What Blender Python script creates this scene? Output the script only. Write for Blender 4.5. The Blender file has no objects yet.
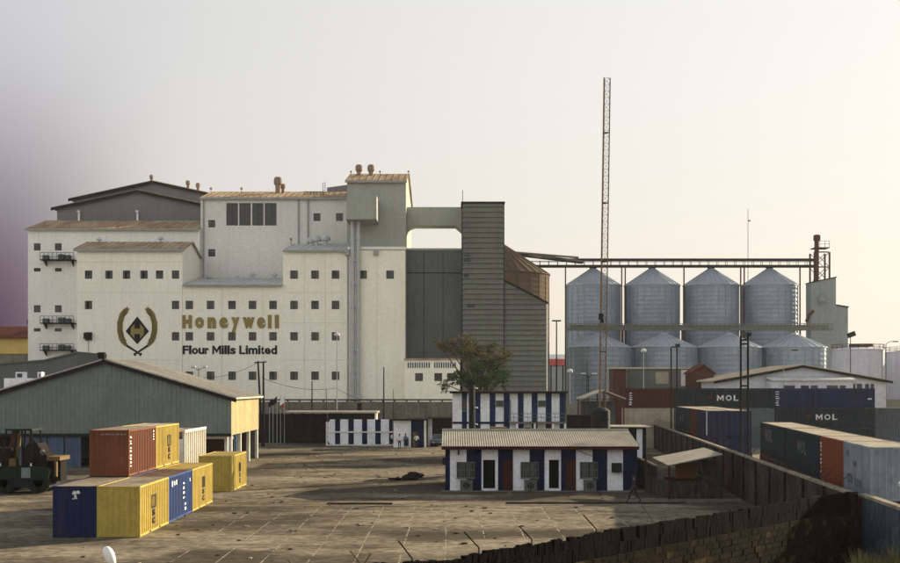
import bpy, bmesh, math, random
from mathutils import Vector, Matrix
random.seed(7)
R = math.radians
SC = bpy.context.scene
COL = SC.collection

# ------------------------------------------------------------------ camera
EYE = 7.6                      # eye height above the yard
F = 1200.0                     # focal length in pixels of a 900 px wide picture
HZ = 386.0                     # picture row of the horizon
cam = bpy.data.cameras.new('camera')
cam.sensor_width = 36.0
cam.lens = 36.0 * F / 900.0
cam.shift_y = (HZ - 281.5) / 900.0
cam.clip_start = 0.5
cam.clip_end = 12000
cam_o = bpy.data.objects.new('camera', cam)
cam_o.location = (0, 0, EYE)
cam_o.rotation_euler = (R(90), 0, 0)
COL.objects.link(cam_o)
SC.camera = cam_o

# ------------------------------------------------------------------ sky and sun
SUN_EL = R(17)
SUN_AZ = R(52)                 # clockwise from +Y (view direction) towards +X
sun_dir = Vector((math.sin(SUN_AZ) * math.cos(SUN_EL), math.cos(SUN_AZ) * math.cos(SUN_EL), math.sin(SUN_EL)))
world = bpy.data.worlds.new('World')
SC.world = world
world.use_nodes = True
nt = world.node_tree
nt.nodes.clear()
def wn(t, **k):
    n = nt.nodes.new(t)
    for a, b in k.items():
        setattr(n, a, b)
    return n
def wl(a, b):
    nt.links.new(a, b)
w_out = wn('ShaderNodeOutputWorld')
sky = wn('ShaderNodeTexSky', sky_type='NISHITA')
sky.sun_disc = False
sky.sun_elevation = SUN_EL
sky.sun_rotation = SUN_AZ
sky.dust_density = 4.0
sky.air_density = 1.2
bg_sky = wn('ShaderNodeBackground')
bg_sky.inputs['Strength'].default_value = 0.05
wl(sky.outputs[0], bg_sky.inputs['Color'])
tc = wn('ShaderNodeTexCoord')
sep = wn('ShaderNodeSeparateXYZ')
wl(tc.outputs['Generated'], sep.inputs[0])
def wmap(src, a, b, c, d):
    n = wn('ShaderNodeMapRange', interpolation_type='SMOOTHSTEP')
    n.inputs['From Min'].default_value = a
    n.inputs['From Max'].default_value = b
    n.inputs['To Min'].default_value = c
    n.inputs['To Max'].default_value = d
    wl(src, n.inputs['Value'])
    return n.outputs[0]
def wmath(op, a, b):
    n = wn('ShaderNodeMath', operation=op)
    for i, v in enumerate((a, b)):
        if isinstance(v, (int, float)):
            n.inputs[i].default_value = v
        else:
            wl(v, n.inputs[i])
    return n.outputs[0]
# direction towards the sun's side of the sky
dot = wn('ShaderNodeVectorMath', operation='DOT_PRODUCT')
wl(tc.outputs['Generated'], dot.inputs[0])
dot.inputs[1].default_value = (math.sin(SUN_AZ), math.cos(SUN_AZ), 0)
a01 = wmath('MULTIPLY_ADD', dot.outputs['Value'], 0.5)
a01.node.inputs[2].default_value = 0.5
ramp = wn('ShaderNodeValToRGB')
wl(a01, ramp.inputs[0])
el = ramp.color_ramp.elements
el[0].position = 0.0; el[0].color = (.88, .88, .88, 1)  # sky behind the camera brightened to fill the shaded mill front
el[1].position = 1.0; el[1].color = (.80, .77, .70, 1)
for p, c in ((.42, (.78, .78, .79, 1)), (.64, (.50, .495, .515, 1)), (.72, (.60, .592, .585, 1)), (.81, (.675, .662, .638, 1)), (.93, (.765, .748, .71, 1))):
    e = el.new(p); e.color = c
# violet darkening painted into the sky low on the left
tint_h = wmap(sep.outputs['Z'], 0.04, 0.30, 1, 0)
tint_l = wmap(sep.outputs['X'], -0.365, -0.20, 1, 0)
tint_y = wmap(sep.outputs['Y'], 0.45, 0.85, 0, 1)
smog = wmath('MULTIPLY', wmath('MULTIPLY', tint_h, tint_l), tint_y)
mixc = wn('ShaderNodeMix', data_type='RGBA')
wl(smog, mixc.inputs['Factor'])
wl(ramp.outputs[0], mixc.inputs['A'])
mixc.inputs['B'].default_value = (.05, .014, .062, 1)
# warmer air towards the horizon
warm = wn('ShaderNodeMix', data_type='RGBA', blend_type='MULTIPLY')
wl(wmap(sep.outputs['Z'], 0.0, 0.27, 1, 0), warm.inputs['Factor'])
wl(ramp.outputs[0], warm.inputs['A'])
warm.inputs['B'].default_value = (1.02, .945, .84, 1)
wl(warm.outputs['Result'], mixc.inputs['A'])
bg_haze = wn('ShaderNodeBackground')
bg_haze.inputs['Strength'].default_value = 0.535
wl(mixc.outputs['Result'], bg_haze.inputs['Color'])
hz = wmap(sep.outputs['Z'], 0.32, 0.85, 0.94, 0.25)
msh = wn('ShaderNodeMixShader')
wl(hz, msh.inputs[0])
wl(bg_sky.outputs[0], msh.inputs[1])
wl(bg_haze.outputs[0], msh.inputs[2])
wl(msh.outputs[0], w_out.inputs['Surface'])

sl = bpy.data.lights.new('sun', 'SUN')
sl.energy = 5.0
sl.angle = R(0.6)
sl.color = (1.0, .84, .60)
so = bpy.data.objects.new('sun', sl)
so.rotation_euler = (-sun_dir).to_track_quat('-Z', 'Y').to_euler()
so.location = (60, 60, 80)
COL.objects.link(so)

SC.view_settings.view_transform = 'Standard'
SC.view_settings.look = 'None'
SC.view_settings.exposure = 1.25
SC.view_settings.gamma = 1.0
SC.render.engine = 'CYCLES'
SC.cycles.use_denoising = True
SC.cycles.max_bounces = 6
SC.cycles.volume_bounces = 0

# ------------------------------------------------------------------ helpers
def PX(x, D):
    return (x - 450.0) * D / F
def PZ(y, D):
    return EYE + (HZ - y) * D / F

MATS = {}
def M(name, col, col2=None, rough=.85, metal=0.0, scale=.6, stretch=(1, 1, 1), amt=.6, grain=.25, gscale=9.0, bump=0.0, spec=None, streak=0.0, streak_col=(.03, .028, .025), rnd=0.0):
    if name in MATS:
        return MATS[name]
    m = bpy.data.materials.new(name)
    m.use_nodes = True
    t = m.node_tree
    b = t.nodes['Principled BSDF']
    b.inputs['Roughness'].default_value = rough
    b.inputs['Metallic'].default_value = metal
    b.inputs['Specular IOR Level'].default_value = spec if spec is not None else (.015 if rough > .68 else .12)
    N = t.nodes.new; L = t.links.new
    c = N('ShaderNodeTexCoord'); oi = N('ShaderNodeObjectInfo')
    rv = N('ShaderNodeMath'); rv.operation = 'MULTIPLY'; rv.inputs[1].default_value = 57.0
    L(oi.outputs['Random'], rv.inputs[0])
    add = N('ShaderNodeVectorMath'); add.operation = 'ADD'
    L(c.outputs['Object'], add.inputs[0]); L(rv.outputs[0], add.inputs[1])
    mp = N('ShaderNodeMapping'); mp.inputs['Scale'].default_value = stretch
    L(add.outputs[0], mp.inputs[0])
    n1 = N('ShaderNodeTexNoise'); n1.inputs['Scale'].default_value = scale; n1.inputs['Detail'].default_value = 6; n1.inputs['Roughness'].default_value = .62
    L(mp.outputs[0], n1.inputs['Vector'])
    mr = N('ShaderNodeMapRange'); mr.inputs['From Min'].default_value = .38; mr.inputs['From Max'].default_value = .66; mr.inputs['To Max'].default_value = amt
    L(n1.outputs['Fac'], mr.inputs['Value'])
    mx = N('ShaderNodeMix'); mx.data_type = 'RGBA'
    mx.inputs['A'].default_value = (*col, 1)
    mx.inputs['B'].default_value = (*(col2 or tuple(v * .6 for v in col)), 1)
    L(mr.outputs[0], mx.inputs['Factor'])
    out = mx.outputs['Result']
    if streak > 0:
        mp2 = N('ShaderNodeMapping'); mp2.inputs['Scale'].default_value = (1.6, 1.6, .07)
        L(add.outputs[0], mp2.inputs[0])
        n3 = N('ShaderNodeTexNoise'); n3.inputs['Scale'].default_value = 1.0; n3.inputs['Detail'].default_value = 5; n3.inputs['Roughness'].default_value = .7
        L(mp2.outputs[0], n3.inputs['Vector'])
        mr3 = N('ShaderNodeMapRange'); mr3.inputs['From Min'].default_value = .5; mr3.inputs['From Max'].default_value = .78; mr3.inputs['To Max'].default_value = streak
        L(n3.outputs['Fac'], mr3.inputs['Value'])
        mx3 = N('ShaderNodeMix'); mx3.data_type = 'RGBA'
        L(mr3.outputs[0], mx3.inputs['Factor']); L(out, mx3.inputs['A']); mx3.inputs['B'].default_value = (*streak_col, 1)
        out = mx3.outputs['Result']
    n2 = N('ShaderNodeTexNoise'); n2.inputs['Scale'].default_value = gscale; n2.inputs['Detail'].default_value = 4
    L(add.outputs[0], n2.inputs['Vector'])
    mr2 = N('ShaderNodeMapRange'); mr2.inputs['From Min'].default_value = .3; mr2.inputs['From Max'].default_value = .7
    mr2.inputs['To Min'].default_value = 1 - grain; mr2.inputs['To Max'].default_value = 1 + grain * .6
    L(n2.outputs['Fac'], mr2.inputs['Value'])
    val = mr2.outputs[0]
    if rnd > 0:
        rr = N('ShaderNodeMapRange'); rr.inputs['To Min'].default_value = 1 - rnd; rr.inputs['To Max'].default_value = 1 + rnd
        L(oi.outputs['Random'], rr.inputs['Value'])
        pm = N('ShaderNodeMath'); pm.operation = 'MULTIPLY'; L(val, pm.inputs[0]); L(rr.outputs[0], pm.inputs[1])
        val = pm.outputs[0]
    sc_ = N('ShaderNodeVectorMath'); sc_.operation = 'SCALE'
    L(out, sc_.inputs[0]); L(val, sc_.inputs['Scale'])
    L(sc_.outputs[0], b.inputs['Base Color'])
    if bump > 0:
        bp = N('ShaderNodeBump'); bp.inputs['Strength'].default_value = bump; bp.inputs['Distance'].default_value = .05
        L(n2.outputs['Fac'], bp.inputs['Height']); L(bp.outputs[0], b.inputs['Normal'])
    MATS[name] = m
    return m

WL = {}
def tag(o, label=None, cat=None, group=None, kind=None):
    if label: o['label'] = label
    if cat: o['category'] = cat
    if group: o['group'] = group
    if kind: o['kind'] = kind
    return o
def thing(name, label, cat, loc=(0, 0, 0), rotz=0.0, group=None):
    o = bpy.data.objects.new(name, None)
    o.empty_display_size = .3
    COL.objects.link(o)
    o.location = loc
    o.rotation_euler = (0, 0, rotz)
    WL[o.name] = Vector(loc)
    return tag(o, label, cat, group)
def inst(name, mesh, parent, loc=(0, 0, 0), mat=None, rotz=0.0):
    """one object of a shared mesh, loc in the parent's own frame"""
    o = bpy.data.objects.new(name, mesh)
    COL.objects.link(o)
    o.parent = parent
    o.location = loc
    o.rotation_euler = (0, 0, rotz)
    if mat is not None:
        o.material_slots[0].link = 'OBJECT'
        o.material_slots[0].material = mat
    return o

class MB:
    def __init__(s):
        s.v = []; s.f = []; s.mi = []; s.cur = 0
    def _add(s, vs, fs):
        o = len(s.v)
        s.v += [tuple(p) for p in vs]
        s.f += [tuple(i + o for i in f) for f in fs]
        s.mi += [s.cur] * len(fs)
        return s
    def face(s, *p):
        return s._add(p, [tuple(range(len(p)))])
    def box(s, x0, x1, y0, y1, z0, z1):
        vs = [(x, y, z) for z in (z0, z1) for y in (y0, y1) for x in (x0, x1)]
        return s._add(vs, [(0, 2, 3, 1), (4, 5, 7, 6), (0, 1, 5, 4), (2, 6, 7, 3), (0, 4, 6, 2), (1, 3, 7, 5)])
    def obox(s, c, ax, ay, az):
        c = Vector(c); ax = Vector(ax); ay = Vector(ay); az = Vector(az)
        vs = [c + ax * i + ay * j + az * k for k in (-1, 1) for j in (-1, 1) for i in (-1, 1)]
        return s._add(vs, [(0, 2, 3, 1), (4, 5, 7, 6), (0, 1, 5, 4), (2, 6, 7, 3), (0, 4, 6, 2), (1, 3, 7, 5)])
    def prism(s, poly, d):
        """closed prism from a polygon of 3D points swept by vector d"""
        d = Vector(d); n = len(poly)
        a = [Vector(p) for p in poly]
        vs = a + [p + d for p in a]
        fs = [tuple(range(n)), tuple(range(2 * n - 1, n - 1, -1))] + [(i, (i + 1) % n, n + (i + 1) % n, n + i) for i in range(n)]
        return s._add(vs, fs)
    def prism_y(s, xz, y0, y1):
        return s.prism([(x, y0, z) for x, z in xz], (0, y1 - y0, 0))
    def prism_x(s, yz, x0, x1):
        return s.prism([(x0, y, z) for y, z in yz], (x1 - x0, 0, 0))
    def cyl(s, p0, p1, r0, r1=None, n=10, caps=True):
        p0 = Vector(p0); p1 = Vector(p1); r1 = r0 if r1 is None else r1
        d = (p1 - p0).normalized()
        u = d.orthogonal().normalized(); w = d.cross(u)
        vs = []
        for p, r in ((p0, r0), (p1, r1)):
            vs += [p + (u * math.cos(2 * math.pi * i / n) + w * math.sin(2 * math.pi * i / n)) * r for i in range(n)]
        fs = [(i, (i + 1) % n, n + (i + 1) % n, n + i) for i in range(n)]
        if caps:
            fs += [tuple(range(n - 1, -1, -1)), tuple(range(n, 2 * n))]
        return s._add(vs, fs)
    def path(s, pts, r, n=6):
        for a, b in zip(pts[:-1], pts[1:]):
            s.cyl(a, b, r, n=n)
        return s
    def lathe(s, cx, cy, prof, n=24, a0=0.0):
        vs = []; fs = []
        for r, z in prof:
            vs += [(cx + r * math.cos(a0 + 2 * math.pi * i / n), cy + r * math.sin(a0 + 2 * math.pi * i / n), z) for i in range(n)]
        for k in range(len(prof) - 1):
            fs += [(k * n + i, k * n + (i + 1) % n, (k + 1) * n + (i + 1) % n, (k + 1) * n + i) for i in range(n)]
        fs += [tuple(range(n - 1, -1, -1)), tuple(range((len(prof) - 1) * n, len(prof) * n))]
        return s._add(vs, fs)
    def mesh(s, name, mats, origin=(0, 0, 0), smooth=False, recalc=True):
        ox, oy, oz = origin
        me = bpy.data.meshes.new(name)
        me.from_pydata([(x - ox, y - oy, z - oz) for x, y, z in s.v], [], s.f)
        for m in (mats if isinstance(mats, (list, tuple)) else [mats]):
            me.materials.append(m)
        if any(s.mi):
            me.polygons.foreach_set('material_index', s.mi)
        if recalc:
            bm = bmesh.new(); bm.from_mesh(me)
            bmesh.ops.recalc_face_normals(bm, faces=bm.faces)
            bm.to_mesh(me); bm.free()
        if smooth:
            me.polygons.foreach_set('use_smooth', [True] * len(me.polygons))
            me.set_sharp_from_angle(angle=R(35))
        me.update()
        return me
    def build(s, name, mats, parent=None, origin=None, smooth=False, local=False, recalc=True):
        """verts are in world space (or in the parent's frame when local); one object"""
        if local:
            o = bpy.data.objects.new(name, s.mesh(name, mats, (0, 0, 0), smooth, recalc))
            COL.objects.link(o); o.parent = parent
            return o
        if origin is None:
            if parent is not None:
                origin = WL[parent.name]
            else:
                xs = [p[0] for p in s.v]; ys = [p[1] for p in s.v]; zs = [p[2] for p in s.v]
                origin = ((min(xs) + max(xs)) / 2, (min(ys) + max(ys)) / 2, min(zs))
        origin = Vector(origin)
        o = bpy.data.objects.new(name, s.mesh(name, mats, origin, smooth, recalc))
        COL.objects.link(o)
        if parent is not None:
            o.parent = parent
            o.location = origin - WL[parent.name]
        else:
            o.location = origin
        WL[o.name] = origin
        return o

# letters -----------------------------------------------------------
LETTERS = {}
def letter_geo(ch, bold=.02):
    """outline of one letter as flat solid geometry in the unit box: (verts, faces)"""
    k = (ch, bold)
    if k in LETTERS:
        return LETTERS[k]
    cu = bpy.data.curves.new('letter', 'FONT')
    cu.body = ch; cu.offset = bold; cu.extrude = .05; cu.resolution_u = 3
    ob = bpy.data.objects.new('letter', cu)
    COL.objects.link(ob)
    dg = bpy.context.evaluated_depsgraph_get()
    me = bpy.data.meshes.new_from_object(ob.evaluated_get(dg))
    vs = [v.co.copy() for v in me.vertices]; fs = [tuple(p.vertices) for p in me.polygons]
    bpy.data.objects.remove(ob); bpy.data.curves.remove(cu); bpy.data.meshes.remove(me)
    x0 = min(v.x for v in vs); x1 = max(v.x for v in vs); y0 = min(v.y for v in vs); y1 = max(v.y for v in vs)
    vs = [((v.x - x0) / (x1 - x0), (v.y - y0) / (y1 - y0), v.z / .05) for v in vs]
    LETTERS[k] = (vs, fs)
    return LETTERS[k]
def put_letter(mb, ch, o, u, w, n, width, height, depth=.03, bold=.02):
    if ch == 'M':                  # two stems and two diagonals
        o = Vector(o); u = Vector(u); w = Vector(w); n = Vector(n); t = .20
        for q in ([(0, 0), (t, 0), (t, 1), (0, 1)], [(1 - t, 0), (1, 0), (1, 1), (1 - t, 1)], [(t, 1), (t, .62), (.5, .12), (.5, .5)], [(1 - t, .62), (1 - t, 1), (.5, .5), (.5, .12)]):
            mb.prism([o + u * (a * width) + w * (b * height) + n * .004 for a, b in q], n * depth)
        return
    vs, fs = letter_geo(ch, bold)
    o = Vector(o); u = Vector(u); w = Vector(w); n = Vector(n)
    mb._add([o + u * (a * width) + w * (b * height) + n * (depth * (c + 1) / 2 + .004) for a, b, c in vs], fs)
ADV = {'F': .6, 'l': .27, 'o': .6, 'u': .6, 'r': .4, ' ': .28, 'M': .84, 'i': .27, 's': .55, 'L': .58, 'm': .88, 't': .35, 'e': .57, 'd': .6, 'O': .78}

# ------------------------------------------------------------------ materials
m_cream = M('cream_render', (.94, .905, .775), (.87, .83, .70), .9, scale=.09, amt=.8, grain=.07, gscale=2.5, streak=.35, streak_col=(.58, .55, .46))
m_cream_cool = M('pale_render', (.88, .88, .82), (.78, .78, .73), .9, scale=.09, amt=.8, grain=.07, gscale=2.5, streak=.2, streak_col=(.30, .31, .29))
m_grey_render = M('grey_green_cladding', (.36, .38, .33), (.30, .32, .28), .8, scale=.12, grain=.08, gscale=2, streak=.25, streak_col=(.2, .21, .19))
m_light_grey = M('light_grey_cladding', (.74, .74, .68), (.65, .65, .60), .8, scale=.12, grain=.08, gscale=2, streak=.22, streak_col=(.3, .3, .29))
m_slate = M('slate_cladding', (.13, .14, .14), (.10, .11, .11), .7, scale=.15, grain=.1, gscale=2, streak=.2)
m_hall = M('hall_cladding', (.20, .195, .205), (.16, .155, .165), .7, scale=.1, grain=.08, gscale=2, streak=.25, streak_col=(.1, .1, .1))
m_green_cor = M('dark_green_corrugated', (.155, .165, .14), (.115, .122, .105), .65, scale=.2, grain=.12, gscale=2, streak=.3)
m_roof_tan = M('rusty_tan_roof', (.44, .34, .22), (.24, .14, .085), .8, scale=.5, amt=.8, grain=.2, gscale=4, stretch=(1, .3, 1))
m_roof_grey = M('dusty_grey_roof', (.60, .60, .58), (.45, .45, .44), .75, scale=.4, amt=.8, grain=.2, gscale=4)
m_joint = M('facade_joint', (.72, .68, .55), (.60, .57, .47), .9, scale=.5)
m_fascia = M('gutter_grey', (.36, .37, .36), (.25, .25, .25), .7, scale=1)
m_dark = M('dark_iron', (.018, .017, .017), (.03, .022, .018), .8, scale=2)
m_black = M('black_paint', (.012, .013, .016), (.02, .02, .022), .6, scale=2, grain=.1)
m_gold = M('old_gold_paint', (.30, .235, .075), (.22, .17, .06), .6, scale=1.5, grain=.15)
m_rust = M('rust_red_steel', (.095, .042, .028), (.055, .03, .022), .8, scale=1.5)
m_glass = M('dark_window_glass', (.018, .022, .024), (.03, .035, .036), .18, scale=.8, spec=.5, rnd=.5)
m_wframe = M('grey_window_frame', (.07, .075, .075), (.05, .05, .05), .7, scale=2)
m_shutter = M('grey_shutter', (.16, .16, .145), (.11, .11, .10), .7, scale=2)
m_vent = M('weathered_vent', (.30, .22, .17), (.16, .12, .10), .7, scale=2)
m_galv = M('galvanised_pipe', (.46, .48, .48), (.34, .36, .36), .5, metal=.35, scale=1)

# ------------------------------------------------------------------ ground
m_ground = M('dusty_earth', (.30, .26, .19), (.20, .175, .13), .95, scale=.04, grain=.25, gscale=.7)
g = MB()
g.face((-6000, -200, 0), (6000, -200, 0), (6000, 9000, 0), (-6000, 9000, 0))
ground = g.build('ground', m_ground, origin=(0, 0, 0), recalc=False)
tag(ground, kind='structure')

def wall_x(Y):                 # line of the long perimeter wall on the right of the yard
    return 17.4 + (Y - 52.0) * 0.0804

# yard paving: dark worn concrete with tyre dirt
m_yard = M('yard_concrete', (.245, .208, .152), (.09, .076, .056), .92, scale=.16, stretch=(.5, 1.5, 1), amt=.9, grain=.5, gscale=2.6, bump=.2)
def yard_extra(m):
    t = m.node_tree; N = t.nodes.new; L = t.links.new
    b = t.nodes['Principled BSDF']
    src = b.inputs['Base Color'].links[0].from_socket
    c = N('ShaderNodeTexCoord')
    prev = src
    for scl, st, lo, hi, col, f in ((.55, (.2, 1.3, 1), .56, .70, (.05, .04, .03), .75), (.35, (1, 2.2, 1), .58, .70, (.36, .29, .19), .6), (1.6, (.5, 1.6, 1), .58, .66, (.035, .03, .023), .7), (.045, (1, 1.7, 1), .48, .56, (.045, .036, .026), .8), (5.0, (.7, 1.5, 1), .58, .66, (.05, .042, .03), .6), (9.0, (1, 1, 1), .60, .68, (.38, .32, .22), .5), (.9, (.06, 2.2, 1), .60, .66, (.03, .025, .02), .6)):
        mp = N('ShaderNodeMapping'); mp.inputs['Scale'].default_value = st; mp.inputs['Rotation'].default_value = (0, 0, .06)
        L(c.outputs['Object'], mp.inputs[0])
        n = N('ShaderNodeTexNoise'); n.inputs['Scale'].default_value = scl; n.inputs['Detail'].default_value = 7; n.inputs['Roughness'].default_value = .65
        L(mp.outputs[0], n.inputs['Vector'])
        r = N('ShaderNodeMapRange'); r.inputs['From Min'].default_value = lo; r.inputs['From Max'].default_value = hi; r.inputs['To Max'].default_value = f
        L(n.outputs['Fac'], r.inputs['Value'])
        x = N('ShaderNodeMix'); x.data_type = 'RGBA'
        L(r.outputs[0], x.inputs['Factor']); L(prev, x.inputs['A']); x.inputs['B'].default_value = (*col, 1)
        prev = x.outputs['Result']
    L(prev, b.inputs['Base Color'])
yard_extra(m_yard)
y = MB()
y.face((-48, 18, .004), (-2, 22, .004), (wall_x(52), 52, .004), (wall_x(168), 168, .004), (-48, 168, .004))
yard = y.build('yard_pavement', m_yard, origin=(0, 0, 0), recalc=False)
tag(yard, kind='structure')
# pale joint lines of the paving, worn through in places
m_line = M('pale_joint', (.36, .32, .25), (.13, .11, .085), .9, scale=1.4, amt=1.0, grain=.35, gscale=5)
rl = random.Random(5)
def joint_line(x, y0, y1, along_y=True, w=.045):
    mb = MB()
    t = y0
    while t < y1:
        ln = rl.uniform(1.0, 5.5)
        e = min(t + ln, y1)
        n = max(2, int((e - t) / .35))
        L_ = []; R_ = []
        for i in range(n + 1):
            s = t + (e - t) * i / n
            j = x + .02 * math.sin(s * .35 + x) + rl.uniform(-.012, .012)
            hw = w * rl.uniform(.5, 1.2) * (0.25 if i in (0, n) else 1)
            a, b = ((j - hw, s, .008), (j + hw, s, .008)) if along_y else ((s, j - hw, .008), (s, j + hw, .008))
            L_.append(a); R_.append(b)
        for i in range(n):
            mb.face(L_[i], R_[i], R_[i + 1], L_[i + 1])
        t = e + rl.uniform(.1, 1.4)
    mb.build('joint_line', m_line, yard, recalc=False)
for k in range(-7, 8):
    x = 1.75 + k * 1.97
    y0 = 34 if x < -1 else max(34, 33.5 + x * 1.12)
    y1 = 76.2 if k > -6 else 74
    if x > 13.5: continue
    joint_line(x, y0 + rl.uniform(0, 2), y1 - rl.uniform(0, 1.5), True, .035)
for yy, xa, xb in ((76.4, -17, 11.5), (67.5, -13, 6), (58.5, -14, 5), (48.5, -14, 2), (88.5, -13, -8)):
    joint_line(yy, xa, xb, False, .045)
m_track = M('tyre_dirt', (.045, .037, .028), (.10, .082, .058), .95, scale=1.2, amt=.9, grain=.4, gscale=4)
rt = random.Random(12)
for cx_, cy_, rad_, a0_, a1_ in ((-22, 118, 26, -88, -20), (-22, 118, 27.9, -88, -24), (4, 128, 30, 190, 262), (4, 128, 31.8, 192, 258), (-30, 100, 24, -60, 8), (-30, 100, 25.8, -58, 2), (-6, 40, 34, 60, 118), (-6, 40, 35.8, 62, 112), (10, 118, 24, 182, 250), (-16, 132, 38, -75, -30)):
    mb = MB(); n = 60; pr = None
    for i in range(n + 1):
        a = R(a0_ + (a1_ - a0_) * i / n)
        hw = .16 * rt.uniform(.4, 1.2)
        rr_ = rad_ + .15 * math.sin(i * .4)
        c0 = (cx_ + (rr_ - hw) * math.cos(a), cy_ + (rr_ - hw) * math.sin(a), .007); c1_ = (cx_ + (rr_ + hw) * math.cos(a), cy_ + (rr_ + hw) * math.sin(a), .007)
        if pr and rt.random() > .2 and -20 < c0[0] < wall_x(c0[1]) - 1: mb.face(pr[0], pr[1], c1_, c0)
        pr = (c0, c1_)
    if mb.v: mb.build('tyre_track', m_track, yard, recalc=False)
lt = MB()
for i in range(420):
    yy = rt.uniform(36, 150); xx = rt.uniform(-18, min(14, wall_x(yy) - 2))
    if yy < 52 and xx > (yy - 36) * .8: continue
    s_ = rt.uniform(.03, .11)
    lt.obox((xx, yy, .006 + s_ * .3), (s_ * rt.uniform(.6, 1.4), s_ * rt.uniform(-.4, .4), 0), (s_ * rt.uniform(-.3, .3), s_, 0), (0, 0, s_ * .3)); lt.mi[-6:] = [rt.choice((0, 0, 1))] * 6
lo = lt.build('litter', [m_track, m_line], yard); lo['kind'] = 'stuff'
# slot drains crossing the yard
m_slot = M('drain_dark', (.03, .028, .025), (.05, .045, .04), .9, scale=3)  # one dark tone for the drain kerbs and bed
for xa, xb, yy in ((-7.9, -3.7, 76.9), (3.6, 15.2, 77.3)):
    d = MB()
    d.box(xa, xb, yy - .05, yy + .0, .006, .075)
    d.box(xa, xb, yy + .42, yy + .47, .006, .075)
    dr = d.build('drain_channel', m_slot, yard)
    gq = MB(); gq.box(xa + .05, xb - .05, yy + .01, yy + .41, .006, .014)
    gq.build('drain_bed', m_slot, yard)

# ================================================================== flour mill
KM = 190.0
def hole_px(x0, x1, y0, y1, D):
    return (PX(x0, D), PX(x1, D), PZ(y1, D), PZ(y0, D))
def facade_block(mb, x0, x1, yf, yb, z0, z1, holes, rd=.28):
    """box whose front has real openings with reveals"""
    hs = [h for h in holes if h[0] > x0 and h[1] < x1 and h[2] > z0 and h[3] < z1]
    xs = sorted({x0, x1, *[h[0] for h in hs], *[h[1] for h in hs]})
    zs = sorted({z0, z1, *[h[2] for h in hs], *[h[3] for h in hs]})
    for j in range(len(zs) - 1):
        run = None
        for i in range(len(xs) - 1):
            cx = (xs[i] + xs[i + 1]) / 2; cz = (zs[j] + zs[j + 1]) / 2
            inside = any(h[0] < cx < h[1] and h[2] < cz < h[3] for h in hs)
            if not inside:
                run = [xs[i] if run is None else run[0], xs[i + 1]]
            if (inside or i == len(xs) - 2) and run is not None:
                mb.face((run[0], yf, zs[j]), (run[1], yf, zs[j]), (run[1], yf, zs[j + 1]), (run[0], yf, zs[j + 1]))
                run = None
    for a, b, c, d in hs:
        e = yf + rd
        mb.face((a, yf, c), (b, yf, c), (b, e, c), (a, e, c))
        mb.face((a, yf, d), (a, e, d), (b, e, d), (b, yf, d))
        mb.face((a, yf, c), (a, e, c), (a, e, d), (a, yf, d))
        mb.face((b, yf, c), (b, yf, d), (b, e, d), (b, e, c))
    mb.face((x0, yb, z0), (x0, yb, z1), (x1, yb, z1), (x1, yb, z0))
    mb.face((x0, yf, z0), (x0, yf, z1), (x0, yb, z1), (x0, yb, z0))
    mb.face((x1, yf, z0), (x1, yb, z0), (x1, yb, z1), (x1, yf, z1))
    mb.face((x0, yf, z1), (x1, yf, z1), (x1, yb, z1), (x0, yb, z1))
PANES = {}
BLN = [0]
m_blind = M('faded_blind', (.12, .12, .11), (.08, .08, .075), .9, scale=2, rnd=.4)
def add_window(parent, h, yf, rd=.28, mull=1, shutter=0.0, sill=False):
    w = h[1] - h[0]; t = h[3] - h[2]
    k = (round(w, 2), round(t, 2), mull, sill)
    if k not in PANES:
        p = MB(); p.box(-w / 2, w / 2, 0, .04, -t / 2, t / 2)
        f = MB(); b = .07
        for s in (-1, 1):
            f.box(s * w / 2 - (b if s > 0 else 0), s * w / 2 + (b if s < 0 else 0), -.05, -.002, -t / 2, t / 2)
            f.box(-w / 2 + b, w / 2 - b, -.05, -.002, s * t / 2 - (b if s > 0 else 0), s * t / 2 + (b if s < 0 else 0))
        for i in range(mull):
            x = -w / 2 + w * (i + 1) / (mull + 1)
            f.box(x - .03, x + .03, -.045, -.002, -t / 2 + b, t / 2 - b)
        if sill:
            f.box(-w / 2 - .1, w / 2 + .1, -rd - .09, -rd - .003, -t / 2 - .11, -t / 2 - .004)
        PANES[k] = (p.mesh('window', m_glass), f.mesh('frame', m_wframe))
    c = Vector(((h[0] + h[1]) / 2, yf + rd - .05, (h[2] + h[3]) / 2))
    o = inst('window', PANES[k][0], parent, c - WL[parent.name])
    inst('frame', PANES[k][1], o)
    BLN[0] += 1
    if BLN[0] % 4 == 1 or BLN[0] % 7 == 3:
        fr_ = .25 + .5 * ((BLN[0] * 37) % 10) / 10
        bl = MB(); bl.box(-w / 2 + .08, w / 2 - .08, -.001 - .012, -.001, t / 2 - .08 - fr_ * (t - .16), t / 2 - .08)
        inst('blind', bl.mesh('blind', m_blind), o)
    if shutter:
        s = MB()
        s.box(0, w * .48, -.02, .02, -t / 2 + .06, t / 2 - .06)
        sh = inst('shutter', s.mesh('shutter', m_shutter), o, (-w / 2 + .08, -.12, 0))
        if shutter > 0:
            sh.location = (w / 2 - .08, -.12, 0)
            sh.rotation_euler = (0, 0, math.pi + R(62))
        else:
            sh.rotation_euler = (0, 0, -R(58))
    return o
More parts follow.
